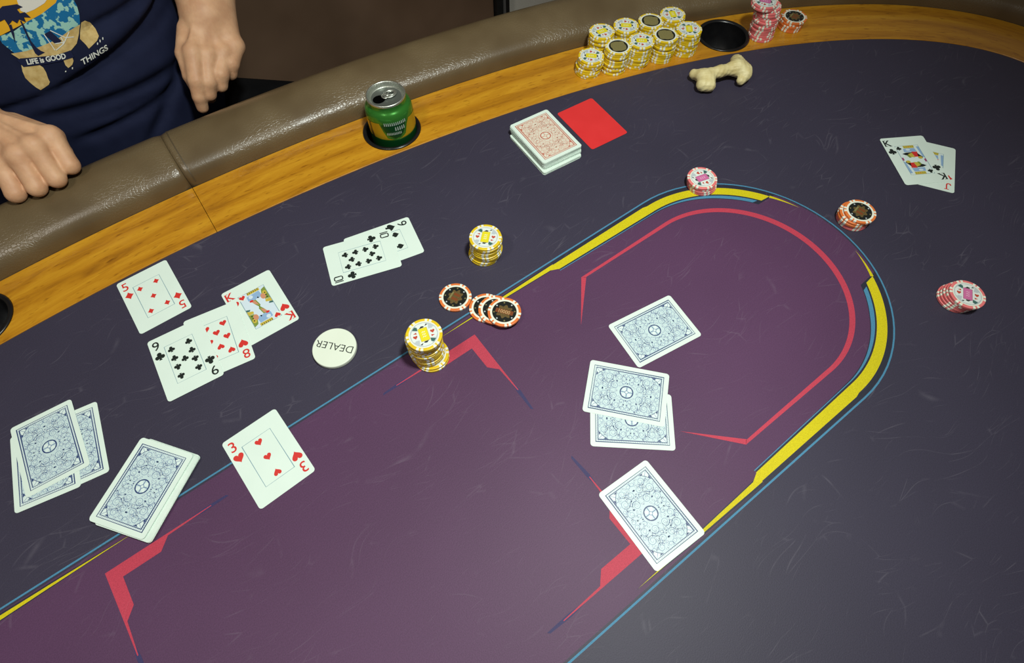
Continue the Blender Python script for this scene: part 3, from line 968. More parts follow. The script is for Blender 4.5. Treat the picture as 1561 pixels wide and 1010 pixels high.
def card(name, x, y, z, deg, pr, label, group=None, cat='playing card'):
    c = ob(name, ME_CARD, None, (x * MM, y * MM, T + z * MM), math.radians(deg))
    tag(c, label, cat, group)
    if pr is not None:
        ob(pr.name.split('.')[0], pr, c, (0, 0, CT * MM))
    return c
GF = 'face-up playing cards'; GB = 'face-down blue-backed cards'
card('playing_card', 19.0, 156.8, 0.30, 2.5, face('3', 'h'), 'three of hearts lying face up alone', GF)
card('playing_card', -5.7, 425.8, 0.30, -0.2, face('5', 'd'), 'five of diamonds lying face up against the wooden rim', GF)
card('playing_card', 90.8, 333.1, 0.30, -1.2, face('K', 'h'), 'king of hearts, partly under the eight of hearts', GF)
card('playing_card', 33.4, 319.6, 0.66, -8.9, face('8', 'h'), 'eight of hearts between the king and the nine of clubs', GF)
card('playing_card', -6.9, 319.9, 1.02, -4.6, face('9', 'c'), 'nine of clubs on top of the eight of hearts', GF)
card('playing_card', 255.9, 321.8, 0.30, -102.3, face('9', 's'), 'nine of spades mostly covered by the ten of clubs', GF)
card('playing_card', 225.2, 322.9, 0.66, 72.9, face('10', 'c'), 'ten of clubs lying over the nine of spades', GF)
card('playing_card', 923.9, -14.2, 0.30, -58.4, face('J', 'd'), 'red jack mostly covered by the king of clubs', GF)
card('playing_card', 914.5, 4.4, 0.66, -31.5, face('K', 'c'), 'king of clubs lying over a red jack', GF)
card('playing_card', 443.3, 24.2, 0.30, -98.4, ME_BLUE, 'blue-backed card face down inside the pink loop', GB)
card('playing_card', 347.7, -40.7, 0.30, -130.3, ME_BLUE, 'blue-backed card half hidden under another in the middle', GB)
card('playing_card', 364.5, -14.0, 0.66, -139.1, ME_BLUE, 'blue-backed card lying on top of the half hidden one', GB)
card('playing_card', 296.7, -123.8, 0.30, -2.6, ME_BLUE, 'blue-backed card across the pink bracket and yellow band', GB)
card('playing_card', -142.7, 290.1, 0.30, -9.0, ME_BLUE, 'blue-backed card sticking out right of the left trio', GB)
card('playing_card', -169.2, 292.7, 0.66, -10.8, ME_BLUE, 'blue-backed middle card of the left trio', GB)
card('playing_card', -160.6, 306.2, 1.02, -3.7, ME_BLUE, 'blue-backed top card of the left trio', GB)

cut = ob('cut_card', card_mesh('cut_card', M_CUT), None, (611.2 * MM, 330.3 * MM, T + 0.0003), math.radians(-4.7))
tag(cut, 'plain red plastic cut card beside the red deck', 'cut card')

def deck(x, y, deg, n, top_me, group, lab_top, lab_mid, lab_bot, shifts):
    z = 0.30
    for i in range(n):
        dx, dy, dr = shifts(i / (n - 1))
        a = math.radians(deg)
        jx, jy = rr_.uniform(-0.35, 0.35), rr_.uniform(-0.35, 0.35)
        lx, ly = dx + jx, dy + jy
        topc = i == n - 1
        c = ob('playing_card', ME_CARD if topc else ME_CARD2, None,
               ((x + lx * math.cos(a) - ly * math.sin(a)) * MM, (y + lx * math.sin(a) + ly * math.cos(a)) * MM, T + z * MM), a + math.radians(dr + rr_.uniform(-0.3, 0.3)))
        tag(c, lab_top if topc else (lab_bot if i == 0 else lab_mid), 'playing card', group)
        if topc: ob('back_print', top_me, c, (0, 0, CT * MM))
        z += 0.30
rr_ = random.Random(5)
deck(-94.6, 202.2, -54.1, 22, ME_BLUE, 'cards of the blue-backed deck', 'top card of the blue-backed deck', 'card inside the blue-backed deck showing only its edge', 'bottom card of the blue-backed deck',
     lambda t: (0, 0, 0) if t > 0.72 else ((6.5, -1.0, 0.8) if t > 0.30 else (4.5, 1.5, -0.6)))
deck(530.8, 338.2, -4.7, 52, ME_REDB, 'cards of the red-backed deck', 'top card of the red-backed deck', 'card inside the red-backed deck showing only its edge', 'bottom card of the red-backed deck',
     lambda t: (0, 0, 0) if t > 0.94 else ((-0.5, 0.2, 0.3) if t > 0.52 else ((0.2, -0.6, -0.4) if t > 0.24 else (-3.2, -5.0, 0.6))))

# ------------------------------------------------------------------ poker chips
CR, CTH = 19.6, 3.3
Vb, Fb = lathe([(0, 0), (18.9, 0), (19.45, 0.25), (19.6, 0.6), (19.6, 2.7), (19.45, 3.05), (18.9, 3.3), (16.6, 3.3), (16.5, 3.18), (0, 3.18)], 48)
BODY = {m.name: mesh('poker_chip', scaleV(Vb), Fb, m) for m in (M_CY, M_CP, M_CO)}
for me in BODY.values():
    me.polygons.foreach_set('use_smooth', [False] * len(me.polygons))
def spots_mesh():
    V = []; Fc = []
    pr = [(18.95, -0.0), (19.50, 0.22), (19.66, 0.6), (19.66, 2.7), (19.50, 3.09), (18.92, 3.34), (16.6, 3.34)]
    for g in range(6):
        for o in (-7.5, 7.5):
            a0 = g * 60 + o - 4.5
            b = len(V); n = 5
            for r, z in pr:
                for i in range(n):
                    a = math.radians(a0 + 9.0 * i / (n - 1)); V.append((r * math.cos(a), r * math.sin(a), z))
            for j in range(len(pr) - 1):
                for i in range(n - 1):
                    Fc.append((b + j * n + i, b + j * n + i + 1, b + (j + 1) * n + i + 1, b + (j + 1) * n + i))
    return mesh('edge_spots', scaleV(V), Fc, M_CW)
ME_SPOTS = spots_mesh()
def inlay_cards(cm, cm2, lm):
    f = Flat()
    f.ring((0, 0), 15.0, 16.4, M_CW, 3.345, 48)
    f.disc((0, 0), 15.1, M_SILV, 3.33, 48)
    for k in range(4):
        a = k * PI / 2
        def Rr(x, y): return (x * math.cos(a) - y * math.sin(a), x * math.sin(a) + y * math.cos(a))
        f.poly([Rr(*p) for p in ((-7.0, 4.6), (5.6, 4.6), (7.4, 11.2), (3.0, 13.9), (-4.2, 13.6), (-6.2, 12.5))], M_INW, 3.345)
        f.poly([Rr(*p) for p in ((6.0, 5.4), (8.6, 11.0), (11.6, 8.0), (10.4, 5.2))], M_INTEAL if k % 2 else M_SILV, 3.35)
        if k % 2 == 0:
            f.poly([Rr(*p) for p in ((-3.4, 8.2), (-0.6, 10.6), (2.4, 9.8), (1.6, 8.4))], M_INK, 3.36)
            f.poly([Rr(*p) for p in ((3.2, 9.8), (5.0, 12.2), (7.0, 11.0))], M_INK, 3.36)
        else:
            f.poly(heart(Rr(-1.0, 9.6), 4.8), M_INRED, 3.36)
            f.poly([Rr(*p) for p in ((2.4, 7.2), (3.6, 11.0), (5.0, 7.4))], M_INRED, 3.36)
    f.rect(-5.0, -8.2, 5.0, 8.2, cm2, 3.365); f.rect(-4.5, -7.6, 4.5, 7.6, cm, 3.375)
    for yy in (-3.2, -0.4, 2.4): f.stroke([(-1.8, yy), (-0.6, yy + 1.3), (0.8, yy + 0.2), (1.9, yy + 1.4)], 0.6, lm, 3.385)
    return f.build('inlay')
def inlay_black(art, art2, word=None, rim=True):
    f = Flat()
    f.ring((0, 0), 14.3, 16.6, M_CW, 3.345, 48)
    f.disc((0, 0), 14.4, M_INB, 3.33, 48)
    if rim:
        P = [((9.3 + 1.5 * math.cos(8 * t)) * math.cos(t), (8.0 + 1.3 * math.cos(8 * t)) * math.sin(t)) for t in (2 * PI * i / 64 for i in range(64))]
        f.poly(P, art, 3.345)
        for k in range(8):
            a = k * PI / 4 + 0.3
            f.disc((12.2 * math.cos(a), 12.2 * math.sin(a)), 1.0, M_SILV if k % 2 else art2, 3.345, 8)
    else:
        P = [((11.8 + 1.2 * math.cos(6 * t)) * math.cos(t), (11.6 + 1.2 * math.cos(4 * t)) * math.sin(t)) for t in (2 * PI * i / 64 for i in range(64))]
        f.poly(P, art, 3.345)
    if word:
        f.rect(-10.6, -2.8, 10.6, 2.8, M_RUST, 3.36)
        f.text(word, 4.4, (0, 0), mat('inlay_cream', (0.55, 0.40, 0.18), 0.4), 3.372, 0, 0.95)
    elif rim:
        f.rect(-4.8, -4.6, -1.2, 3.4, M_RUST, 3.36); f.rect(1.6, -4.6, 5.0, 3.4, M_RUST, 3.36)
        f.rect(-4.8, 4.2, 5.0, 6.4, art2, 3.36)
    return f.build('inlay')
IN_Y = inlay_cards(M_INY, M_CGOLD, M_CW)
IN_P = inlay_cards(M_INPK, M_INPK2, M_INPKL)
IN_K = inlay_black(M_GOLD, M_OLIVE)
IN_KY = inlay_black(M_OLIVE, M_GOLD, rim=False)
IN_K10 = inlay_black(M_GOLD, M_OLIVE, '10000')
KIND = {'y': (M_CY, IN_Y, 'yellow'), 'k': (M_CY, IN_KY, 'yellow'), 'p': (M_CP, IN_P, 'pink'), 'o': (M_CO, IN_K, 'orange'), 't': (M_CO, IN_K10, 'orange')}
ORD = ['first', 'second', 'third', 'fourth', 'fifth', 'sixth', 'seventh', 'eighth', 'ninth', 'tenth', 'eleventh', 'twelfth', 'thirteenth', 'fourteenth', 'fifteenth', 'sixteenth', 'seventeenth']
cr_ = random.Random(11)
def chip(kind, x, y, z, deg, label, group, tilt=None):
    m, inl, _ = KIND[kind]
    c = ob('poker_chip', BODY[m.name], None, (x * MM, y * MM, T + z * MM), math.radians(deg))
    if tilt: c.rotation_euler = (tilt[0], tilt[1], math.radians(deg))
    tag(c, label, 'poker chip', group)
    ob('edge_spots', ME_SPOTS, c)
    ob('inlay', inl, c)
    return c
def stack(x, y, kinds, desc, group, rot_top=0.0, z0=0.25, lean=None, jit=0.7, align=0.3):
    n = len(kinds); rot = cr_.uniform(0, 60)
    for i, k in enumerate(kinds):
        dx = dy = 0.0
        if lean: dx, dy = lean(i)
        jx, jy = cr_.uniform(-jit, jit), cr_.uniform(-jit, jit)
        rot = rot + cr_.uniform(-4, 4) if cr_.random() < align else cr_.uniform(0, 60)
        col = KIND[k][2]
        if n == 1: lab = desc
        elif i == n - 1: lab = f'{col} poker chip, topmost of {desc}'
        elif i == 0: lab = f'{col} poker chip at the bottom of {desc}'
        else: lab = f'{col} poker chip, {ORD[i]} from bottom of {desc}'
        chip(k, x + dx + jx * (0 if i in (n - 1,) else 1), y + dy + jy * (0 if i in (n - 1,) else 1), z0 + i * (CTH + 0.06), rot_top if i == n - 1 else rot, lab, group)
GP = 'yellow chips piled on the wooden rim'
WZ = 0.95
def drift(a, b, n): return lambda i: (a * i / (n - 1), b * i / (n - 1))
stack(682.0, 420.0, 'y' * 8, 'the short yellow stack at left of pile', GP, 45, WZ, lambda i: (-1.6, 0.9) if i < 4 else (0.9, -0.6))
stack(716.6, 403.4, 'y' * 10 + 'k', 'black-topped front stack beside short one', GP, 20, WZ, drift(2.6, -2.2, 11))
stack(753.2, 392.6, 'y' * 11, 'the middle stack of the front row', GP, 50, WZ, drift(3.0, -2.6, 11))
stack(793.2, 378.6, 'y' * 10 + 'k', 'fourth, black-topped stack of front row', GP, 10, WZ, drift(1.2, -0.8, 11))
stack(832.8, 366.9, 'y' * 11, 'the front stack touching the cup holder', GP, -40, WZ, drift(0.4, -0.2, 11))
stack(724.0, 444.0, 'y' * 11, 'leftmost back stack against the armrest', GP, 80, WZ)
stack(763.0, 432.0, 'y' * 11, 'the second back stack from the left', GP, 48, WZ)
stack(801.0, 417.0, 'y' * 10 + 'k', 'the black-topped stack in back row', GP, 0, WZ)
stack(839.6, 408.6, 'y' * 11, 'rearmost back stack nearest cup holder', GP, -30, WZ)
stack(958.4, 318.2, 'p' * 16, 'the tall leaning pink stack', 'pink chips stacked beside the cup holder', 30, WZ,
      lambda i: (0.08 * i + (-6.4 if i >= 14 else (0.9 if i >= 9 else 0)), 0.42 * i + (4.0 if i >= 14 else (1.5 if i >= 10 else 0))), 0.9, 0.25)
stack(1014.4, 306.0, 'ooooo', 'the orange stack on the rim', 'orange chips on the wooden rim', 15, WZ, lambda i: (1.4, -1.2) if i == 4 else (0, 0))
stack(351.8, 232.0, 'y' * 10, 'the yellow stack near ten of clubs', 'yellow chips stacked near the ten of clubs', -46, 0.3, lambda i: (-1.5, 0.8) if i < 2 else (0.8, -0.4), 0.6, 0.8)
stack(217.6, 154.6, 'y' * 15, 'the tall yellow stack by the dealer button', 'yellow chips stacked beside the dealer button', -17, 0.3,
      lambda i: (1.6, -3.4) if i < 2 else ((-0.6, 1.2) if i < 13 else (0.3, -1.0)), 0.6, 0.85)
stack(649.2, 149.8, 'pppp', 'the small pink stack on yellow band', 'pink chips on the yellow band', -104, 0.3, drift(-1.5, 1.2, 4), 0.5, 0.7)
stack(760.4, -11.2, 'ppooo', 'the orange-topped mixed stack', 'orange and pink chips left of the jack', 10, 0.3, lambda i: (-1.5, 1.5) if i < 2 else ((-2.5, 2.5) if i == 2 or i == 3 else (0.6, -0.6)), 0.5, 0.7)
stack(755.0, -161.5, 'ppppp', 'the slanted pink stack far right', 'pink chips at the right of the table', -58, 0.3, lambda i: (-0.6 + 0.25 * i, 2.6 - 1.35 * i), 0.4, 0.6)
chip('o', 284.2, 200.6, 0.3, 25, 'single orange chip with black face left of the fanned three', 'orange chips near the blue line')
chip('o', 304.5, 166.6, 0.3, 40, 'orange chip, leftmost and lowest of the fanned three', 'orange chips near the blue line')
chip('o', 310.6, 156.0, 3.7, 5, 'orange chip in the middle of the fanned three', 'orange chips near the blue line')
chip('t', 316.3, 144.9, 7.1, -54, 'orange chip reading 10000, topmost of the fanned three', 'orange chips near the blue line')

# ------------------------------------------------------------------ dealer button
V, Fc = lathe([(0, 0), (24.0, 0), (24.8, 0.5), (25.0, 1.2), (25.0, 4.9), (24.8, 5.6), (24.0, 6.0), (0, 6.0)], 72)
btn = ob('dealer_button', mesh('dealer_button', scaleV(V), Fc, noisy('button_white', (0.76, 0.83, 0.70), (0.79, 0.86, 0.73), 30, 0.4, 0.4)), None, (135.6 * MM, 226.2 * MM, T + 0.0003))
for p_ in btn.data.polygons: p_.use_smooth = abs(p_.normal.z) < 0.9
tag(btn, 'white round dealer button with black lettering', 'dealer button')
f = Flat(); f.text('DEALER', 8.6, (0.4, 0.6), M_INK, 6.05, math.radians(131 + 0), 1.02, -0.004)
ob('lettering', f.build('lettering'), btn)

# ------------------------------------------------------------------ bone
def bone_f(X, Y, Z):
    d = cap(X, Y, Z, (796, 294, 13), (822, 284, 15), 10.0, 7.6)
    d = smin(d, cap(X, Y, Z, (822, 284, 15), (846, 276, 15), 7.6, 9.5), 6)
    d = smin(d, cap(X, Y, Z, (794, 308, 8.5), (797, 299, 11), 7.4, 8.4), 5)
    d = smin(d, cap(X, Y, Z, (786, 283, 9.5), (797, 287, 11), 9.6, 9.5), 5)
    d = smin(d, cap(X, Y, Z, (793, 276, 9), (799, 284, 12), 8.8, 9.0), 5)
    d = smin(d, cap(X, Y, Z, (848, 276, 15), (866, 290, 10), 10.0, 9.0), 8)
    d = smin(d, cap(X, Y, Z, (849, 272, 15), (851, 259, 12), 10.0, 9.0), 8)
    d = smin(d, cap(X, Y, Z, (851, 258, 11), (840, 256, 7.5), 8.0, 6.6), 3)
    d = smin(d, cap(X, Y, Z, (862, 284, 13), (858, 264, 13), 8.0, 8.5), 5)
    return d + 0.45 * np.sin(X * 0.75 + Y * 0.4) * np.sin(Y * 0.7 + Z * 0.6)
M_BONE = noisy('bone', (0.66, 0.54, 0.24), (0.82, 0.73, 0.40), 70, 0.5, 0.4, 0.4, 0.0015)
bone = ob('bone', sdf_mesh('bone', bone_f, (768, 238, -4), (884, 322, 34), 1.3, M_BONE, (-820, -280, 0)), None, (0.820, 0.280, T + 0.0022))
tag(bone, 'cream coloured bone with knobbly ends beside the wooden rim', 'bone')

# ------------------------------------------------------------------ seated player
M_SKIN = noisy('skin', (0.55, 0.30, 0.17), (0.67, 0.40, 0.235), 55, 0.52, 0.35, 0.25, 0.0012, sss=0.12, bscale=260)
M_SHIRT = noisy('navy_cotton', (0.0085, 0.0115, 0.034), (0.012, 0.016, 0.044), 30, 0.85, 0.15, 0.2, 0.0006, bscale=900)
M_SHORTS = noisy('black_cotton', (0.004, 0.004, 0.005), (0.007, 0.007, 0.008), 30, 0.9, 0.1)
person = empty('person', (0.03, 0.86, 0))
tag(person, 'seated player in navy beach-print T-shirt, one fist on the armrest', 'person')
POFF = (-30.0, -860.0, T * 1000)

def hand_sdf(mcp, pip_, dip, tip, wrist, fore, elbow, thumb, rw=(24, 33), fr=1.0, side=None):
    def fn(X, Y, Z):
        # palm
        d = None
        for a in mcp:
            q = cap(X, Y, Z, wrist, a, 16.5, 10.8)
            d = q if d is None else smin(d, q, 9)
        cen = np.mean(np.array(mcp), 0)
        for a, b in zip(mcp, mcp[1:]):
            d = smin(d, cap(X, Y, Z, a, b, 9.8, 9.8), 5)
        # wrist and forearm
        d = smin(d, cap(X, Y, Z, wrist, fore, rw[0], rw[1]), 16)
        d = smin(d, cap(X, Y, Z, fore, elbow, rw[1], 46.0), 12)
        if side: d = smin(d, cap(X, Y, Z, side[0], side[1], 25, 13), 10)
        fg = None
        for a, b, c, e in zip(mcp, pip_, dip, tip):
            q = cap(X, Y, Z, a, b, 12.2 * fr, 11.2 * fr)
            q = smin(q, cap(X, Y, Z, b, c, 11.2 * fr, 9.6 * fr), 2.5)
            q = smin(q, cap(X, Y, Z, c, e, 9.4 * fr, 8.0 * fr), 2)
            fg = q if fg is None else smin(fg, q, 3.0)
        d = smin(d, fg, 6)
        t = cap(X, Y, Z, thumb[0], thumb[1], 15.0, 12.0)
        t = smin(t, cap(X, Y, Z, thumb[1], thumb[2], 11.5, 9.5), 3)
        t = smin(t, cap(X, Y, Z, thumb[2], thumb[3], 9.8, 8.0), 2)
        d = smin(d, t, 5)
        # tendons and knuckles
        for a in mcp:
            d = smin(d, np.sqrt((X - a[0]) ** 2 + (Y - a[1]) ** 2 + (Z - a[2] - 2.5) ** 2) - 9.6, 3)
        for a in mcp:
            w = [wrist[i] + (a[i] - wrist[i]) * 0.35 for i in range(3)]
            d = smin(d, cap(X, Y, Z, (w[0], w[1], w[2] + 15.5), (a[0], a[1], a[2] + 10.2), 2.2, 2.6), 4)
        return d
    return fn
def arm_mesh(fn, pts, h):
    P = np.array(pts); lo = P.min(0) - 52; hi = P.max(0) + 52
    return surface(fn, lo, hi, h)

# right fist resting on the armrest
mcp = [(-6, 655, 84), (-27, 645, 87), (-49, 646, 83), (-71, 654, 76)]
pp = [(-9, 629, 57), (-30, 619, 55), (-54, 620, 54), (-78, 627, 53)]
dp = [(-12, 648, 53), (-34, 641, 52), (-56, 642, 52), (-77, 648, 52)]
tp = [(-14, 660, 62), (-36, 655, 63), (-57, 656, 62), (-76, 660, 60)]
wr, fo, el = (-70, 738, 92), (-105, 800, 98), (-195, 905, 110)
th_ = [(-40, 715, 78), (-8, 680, 66), (-8, 655, 58), (-16, 640, 56)]
A1 = arm_mesh(hand_sdf(mcp, pp, dp, tp, wr, fo, el, th_), mcp + pp + dp + [wr, fo, el], 2.0)
# left hand hanging behind the armrest
mcp = [(200, 741, 62), (217, 738, 52), (239, 740, 45), (260, 748, 43)]
pp = [(184, 717, 37), (198, 715, 30), (219, 719, 31), (240, 729, 33)]
dp = [(176, 710, 18), (190, 712, 15), (211, 716, 18), (233, 727, 22)]
tp = [(172, 709, 2), (189, 720, 4), (210, 727, 12), (232, 738, 18)]
wr, fo, el = (246, 790, 76), (266, 824, 97), (330, 925, 140)
th_ = [(214, 782, 70), (190, 752, 58), (180, 732, 38), (178, 722, 22)]
A2 = arm_mesh(hand_sdf(mcp, pp, dp, tp, wr, fo, el, th_, (35, 40), 1.06, ((272, 802, 84), (258, 752, 46))), mcp + pp + dp + tp + [wr, fo, el], 2.0)
# head, neck and upper arms
SHL, SHR = (215, 950, 300), (-155, 950, 300)
def head_f(X, Y, Z):
    hx, hy, hz = 30, 935, 500
    d = ell(X, Y, Z, (hx, hy + 8, hz + 22), (76, 94, 92))
    d = smin(d, ell(X, Y, Z, (hx, hy - 22, hz - 42), (58, 66, 66)), 25)
    d = smin(d, cap(X, Y, Z, (hx, hy - 92, hz + 8), (hx, hy - 108, hz - 24), 9, 14), 10)
    for s in (-1, 1):
        d = smin(d, ell(X, Y, Z, (hx + s * 78, hy + 8, hz - 4), (9, 18, 32)), 6)
        d = smin(d, cap(X, Y, Z, (hx + s * 12, hy - 88, hz + 26), (hx + s * 46, hy - 74, hz + 28), 8, 8), 8)
        d = np.maximum(d, -ell(X, Y, Z, (hx + s * 31, hy - 92, hz + 8), (17, 12, 10)))
    d = smin(d, cap(X, Y, Z, (hx - 18, hy - 84, hz - 58), (hx + 18, hy - 84, hz - 58), 7, 7), 6)
    d = smin(d, cap(X, Y, Z, (hx, hy + 12, hz - 40), (hx, hy + 22, 300), 56, 62), 18)
    return d
A3 = surface(head_f, (-70, 790, 260), (130, 1060, 630), 4.0)
def uparm_f(X, Y, Z):
    return np.minimum(cap(X, Y, Z, (330, 925, 140), SHL, 43, 52), cap(X, Y, Z, (-195, 905, 110), SHR, 43, 52))
A4 = surface(uparm_f, (-270, 840, 50), (400, 1030, 370), 6.0)
VV = []; QQ = []; b = 0
for V, Q in (A1, A2, A3, A4):
    VV.append(V); QQ.append(Q + b); b += len(V)
body = ob('body', mesh('body', (np.concatenate(VV) + np.array(POFF)) * MM, np.concatenate(QQ).tolist(), M_SKIN, smooth=True), person)
# eyes, hair
def hair_f(X, Y, Z):
    hx, hy, hz = 30, 935, 500
    d = ell(X, Y, Z, (hx, hy + 16, hz + 34), (84, 98, 92))
    d = np.maximum(d, -(Z - (hz + 40) + (Y - (hy - 70)) * 0.75))
    return d + 1.2 * np.sin(X * 0.5 + Y * 0.2) * np.sin(Y * 0.35)
ob('hair', sdf_mesh('hair', hair_f, (-80, 820, 380), (140, 1070, 640), 4.0, mat('brown_hair', (0.03, 0.018, 0.010), 0.6), POFF), person)
for s in (-1, 1):
    V, Fc = lathe([(0, -11)] + [(11 * math.cos(math.radians(a)), 11 * math.sin(math.radians(a))) for a in range(-75, 90, 15)] + [(0, 11)], 20)
    e = ob('eye', mesh('eye', scaleV([(x + 30 + s * 31 - 30, y + 935 - 75 - 860, z + 508 + T * 1000) for x, y, z in V]), Fc, mat('eye_white', (0.7, 0.7, 0.68), 0.2), smooth=True), person)
    V, Fc = lathe([(5.6, 0), (5.4, 1.0), (0, 1.6)], 16)
    ob('iris', mesh('iris', scaleV([(x + s * 31, -z + 935 - 75 - 860 - 9.6, y + 505 + T * 1000) for x, y, z in V]), Fc, mat('iris_brown', (0.03, 0.015, 0.008), 0.2)), e)

# T-shirt
def shirt_f(X, Y, Z):
    def sect(z): return None
    d = ell(X, Y, Z, (30, 868, -60), (196, 140, 190))
    d = smin(d, ell(X, Y, Z, (30, 884, 90), (192, 140, 210)), 60)
    d = smin(d, ell(X, Y, Z, (30, 925, 230), (200, 118, 120)), 60)
    d = smin(d, ell(X, Y, Z, (30, 880, -190), (188, 150, 120)), 60)
    d = smin(d, cap(X, Y, Z, (30, 945, 290), (205, 948, 296), 58, 62), 30)
    d = smin(d, cap(X, Y, Z, (30, 945, 290), (-145, 948, 296), 58, 62), 30)
    d = smin(d, cap(X, Y, Z, (205, 948, 292), (285, 934, 206), 62, 66), 20)
    d = smin(d, cap(X, Y, Z, (-145, 948, 292), (-188, 918, 190), 62, 66), 20)
    d = np.maximum(d, -ell(X, Y, Z, (30, 940, 372), (74, 76, 50)))
    d = np.maximum(d, -(Z + 250))
    # drapery folds: creases climbing to the right across the belly
    def fold(x0, z0, x1, z1, w, amp, fade=40.0):
        ux, uz = x1 - x0, z1 - z0
        L = math.hypot(ux, uz); ux /= L; uz /= L
        t = (X - x0) * ux + (Z - z0) * uz
        p = -(X - x0) * uz + (Z - z0) * ux
        m = np.clip(1 - np.maximum(0, np.maximum(-t, t - L)) / fade, 0, 1)
        return amp * np.exp(-(p / w) ** 2) * m
    fr = np.clip((900 - Y) / 80, 0, 1)
    d = d + fr * (fold(-40, 78, 60, 84, 6, 6.0) + fold(60, 84, 205, 102, 7, 9.0) + fold(120, 128, 215, 118, 6, 7.0) + fold(110, 84, 190, 86, 7, 5.0)
                  + fold(10, 56, 150, 36, 8, 5.0) + fold(30, 14, 130, 12, 7, 6.0) + fold(60, 30, 120, 24, 6, 4.0) + fold(100, -20, 180, 30, 9, 6.0)
                  - fold(120, 110, 200, 116, 9, 3.0) - fold(10, 70, 150, 52, 12, 3.5) - fold(30, 28, 130, 24, 9, 3.0))
    return d
shirt = ob('shirt', sdf_mesh('shirt', shirt_f, (-290, 700, -270), (370, 1070, 390), 4.0, M_SHIRT, POFF), person)
shirt['label'] = 'navy cotton T-shirt with beach print'

# print on the shirt: shapes laid on the cloth surface
bm = bmesh.new(); bm.from_mesh(shirt.data)
BV = BVHTree.FromBMesh(bm); bm.free()
def on_shirt(P, m, lift=0.5, name='shirt_print', faces=None, step=5.0):
    """P in mm (X, height above table); draped onto the front of the shirt along Y"""
    b2 = bmesh.new()
    vs = [b2.verts.new((x, z, 0)) for x, z in P]
    if faces is None:
        b2.faces.new(vs)
    else:
        for f_ in faces:
            try: b2.faces.new([vs[i] for i in f_])
            except ValueError: pass
    bmesh.ops.triangulate(b2, faces=b2.faces[:])
    for _ in range(4):
        lg = [e for e in b2.edges if e.calc_length() > step]
        if not lg: break
        bmesh.ops.subdivide_edges(b2, edges=lg, cuts=1)
        bmesh.ops.triangulate(b2, faces=b2.faces[:])
    for v in b2.verts:
        x, z = v.co.x, v.co.y
        h = BV.ray_cast(Vector(((x + POFF[0]) * MM, (600 + POFF[1]) * MM, (z + POFF[2]) * MM)), Vector((0, 1, 0)))
        y = h[0].y if h[0] is not None else -0.12
        v.co = ((x + POFF[0]) * MM, y - lift * MM, (z + POFF[2]) * MM)
    me = bpy.data.meshes.new(name); b2.to_mesh(me); b2.free()
    me.materials.append(m)
    return ob(name, me, shirt)
C_ = lambda n, c: mat(n, c, 0.8, 0.15)
P_SAND = noisy('print_sand', (0.50, 0.34, 0.12), (0.66, 0.50, 0.22), 160, 0.8, 0.15)
P_SEA = noisy('print_sea', (0.010, 0.14, 0.32), (0.30, 0.55, 0.48), 130, 0.8, 0.15, detail=2)
_r = [n for n in P_SEA.node_tree.nodes if n.type == 'VALTORGB'][0]
_r.color_ramp.elements[0].position = 0.50; _r.color_ramp.elements[1].position = 0.53
P_SUN = C_('print_orange', (0.72, 0.38, 0.02)); P_CLOUD = C_('print_cloud', (0.66, 0.64, 0.58)); P_NAVY = C_('print_navy', (0.012, 0.016, 0.05)); P_WHITE = C_('print_white', (0.70, 0.72, 0.66))
on_shirt([(9.9, 158.7), (14.8, 159.2), (31.1, 161.2), (46, 162.7), (64.4, 164.2), (86.9, 167.7), (93.1, 171.1), (84, 186), (60, 192), (34, 190), (18.9, 176)], P_SUN, 0.4)
on_shirt([(48, 174.2), (51.2, 170.9), (61.3, 170.7), (75.1, 172.2), (81.8, 174.9), (76, 186), (60.8, 190), (51.6, 184)], P_CLOUD, 0.7)
on_shirt([(9.9, 158.7), (28.1, 158.9), (46, 162.7), (64.4, 164.2), (86, 168), (94.4, 172.9), (107, 176), (104.7, 156.1), (100.9, 147.1), (94.8, 138.1), (78.8, 136.3), (60.9, 133.3), (42.4, 134.2), (24.1, 135.1), (13, 136.2), (8.5, 151.3)], P_SEA, 0.6)
on_shirt([(9, 139), (13.7, 128.7), (35.7, 123.3), (49.6, 119.2), (66.6, 118.9), (78.3, 123.1), (87.5, 130.6), (95.1, 138.6), (80.5, 138.3), (61.6, 135.8), (42.4, 135.6), (24.1, 136.6)], P_SAND, 0.9)
for P in ([(10, 124.7), (13.7, 122.6), (26.9, 118.1), (28.5, 113.8), (27.6, 107.9), (25.1, 101.3), (24, 96.6), (20.8, 94), (8.8, 91.2), (6.4, 96.1), (4.6, 103.2), (3.8, 109.9), (6.2, 117.6)],
          [(97.6, 139.5), (102.6, 139.5), (106.5, 134.5), (107.8, 125.7), (106.2, 118.9), (100.9, 115.9), (87, 112.4), (86.8, 117.5), (85, 125.5), (89.7, 131)],
          [(53.4, 112.8), (61.7, 114), (64.3, 112.4), (62.9, 107.9), (58.5, 104.5), (52.5, 103.1), (51.7, 107.2)]):
    on_shirt(P, P_SAND, 0.5)
on_shirt([(40.4, 165.8), (37.3, 154.5), (33.1, 138.6), (31.5, 131.1), (32.6, 127.7), (41.4, 128.4), (38.6, 131.8), (36.8, 137.3), (36.5, 144.4), (41.2, 161), (41.9, 166.4)], P_NAVY, 1.2)
on_shirt([(27, 166), (20.6, 147.9), (26.7, 157.1), (30.3, 166)], P_NAVY, 1.2)
on_shirt([(28.5, 181.9), (34.6, 184.1), (42.3, 182.6), (49.2, 181.3), (52.5, 177), (45.8, 177.1), (45.8, 172.7), (50.9, 172.1), (52.7, 165.4), (46.7, 168), (45.1, 163), (40.8, 167.8), (36.3, 165), (33.9, 169.1), (27, 166), (27.6, 172.4), (20.3, 171.7)], P_NAVY, 1.2)
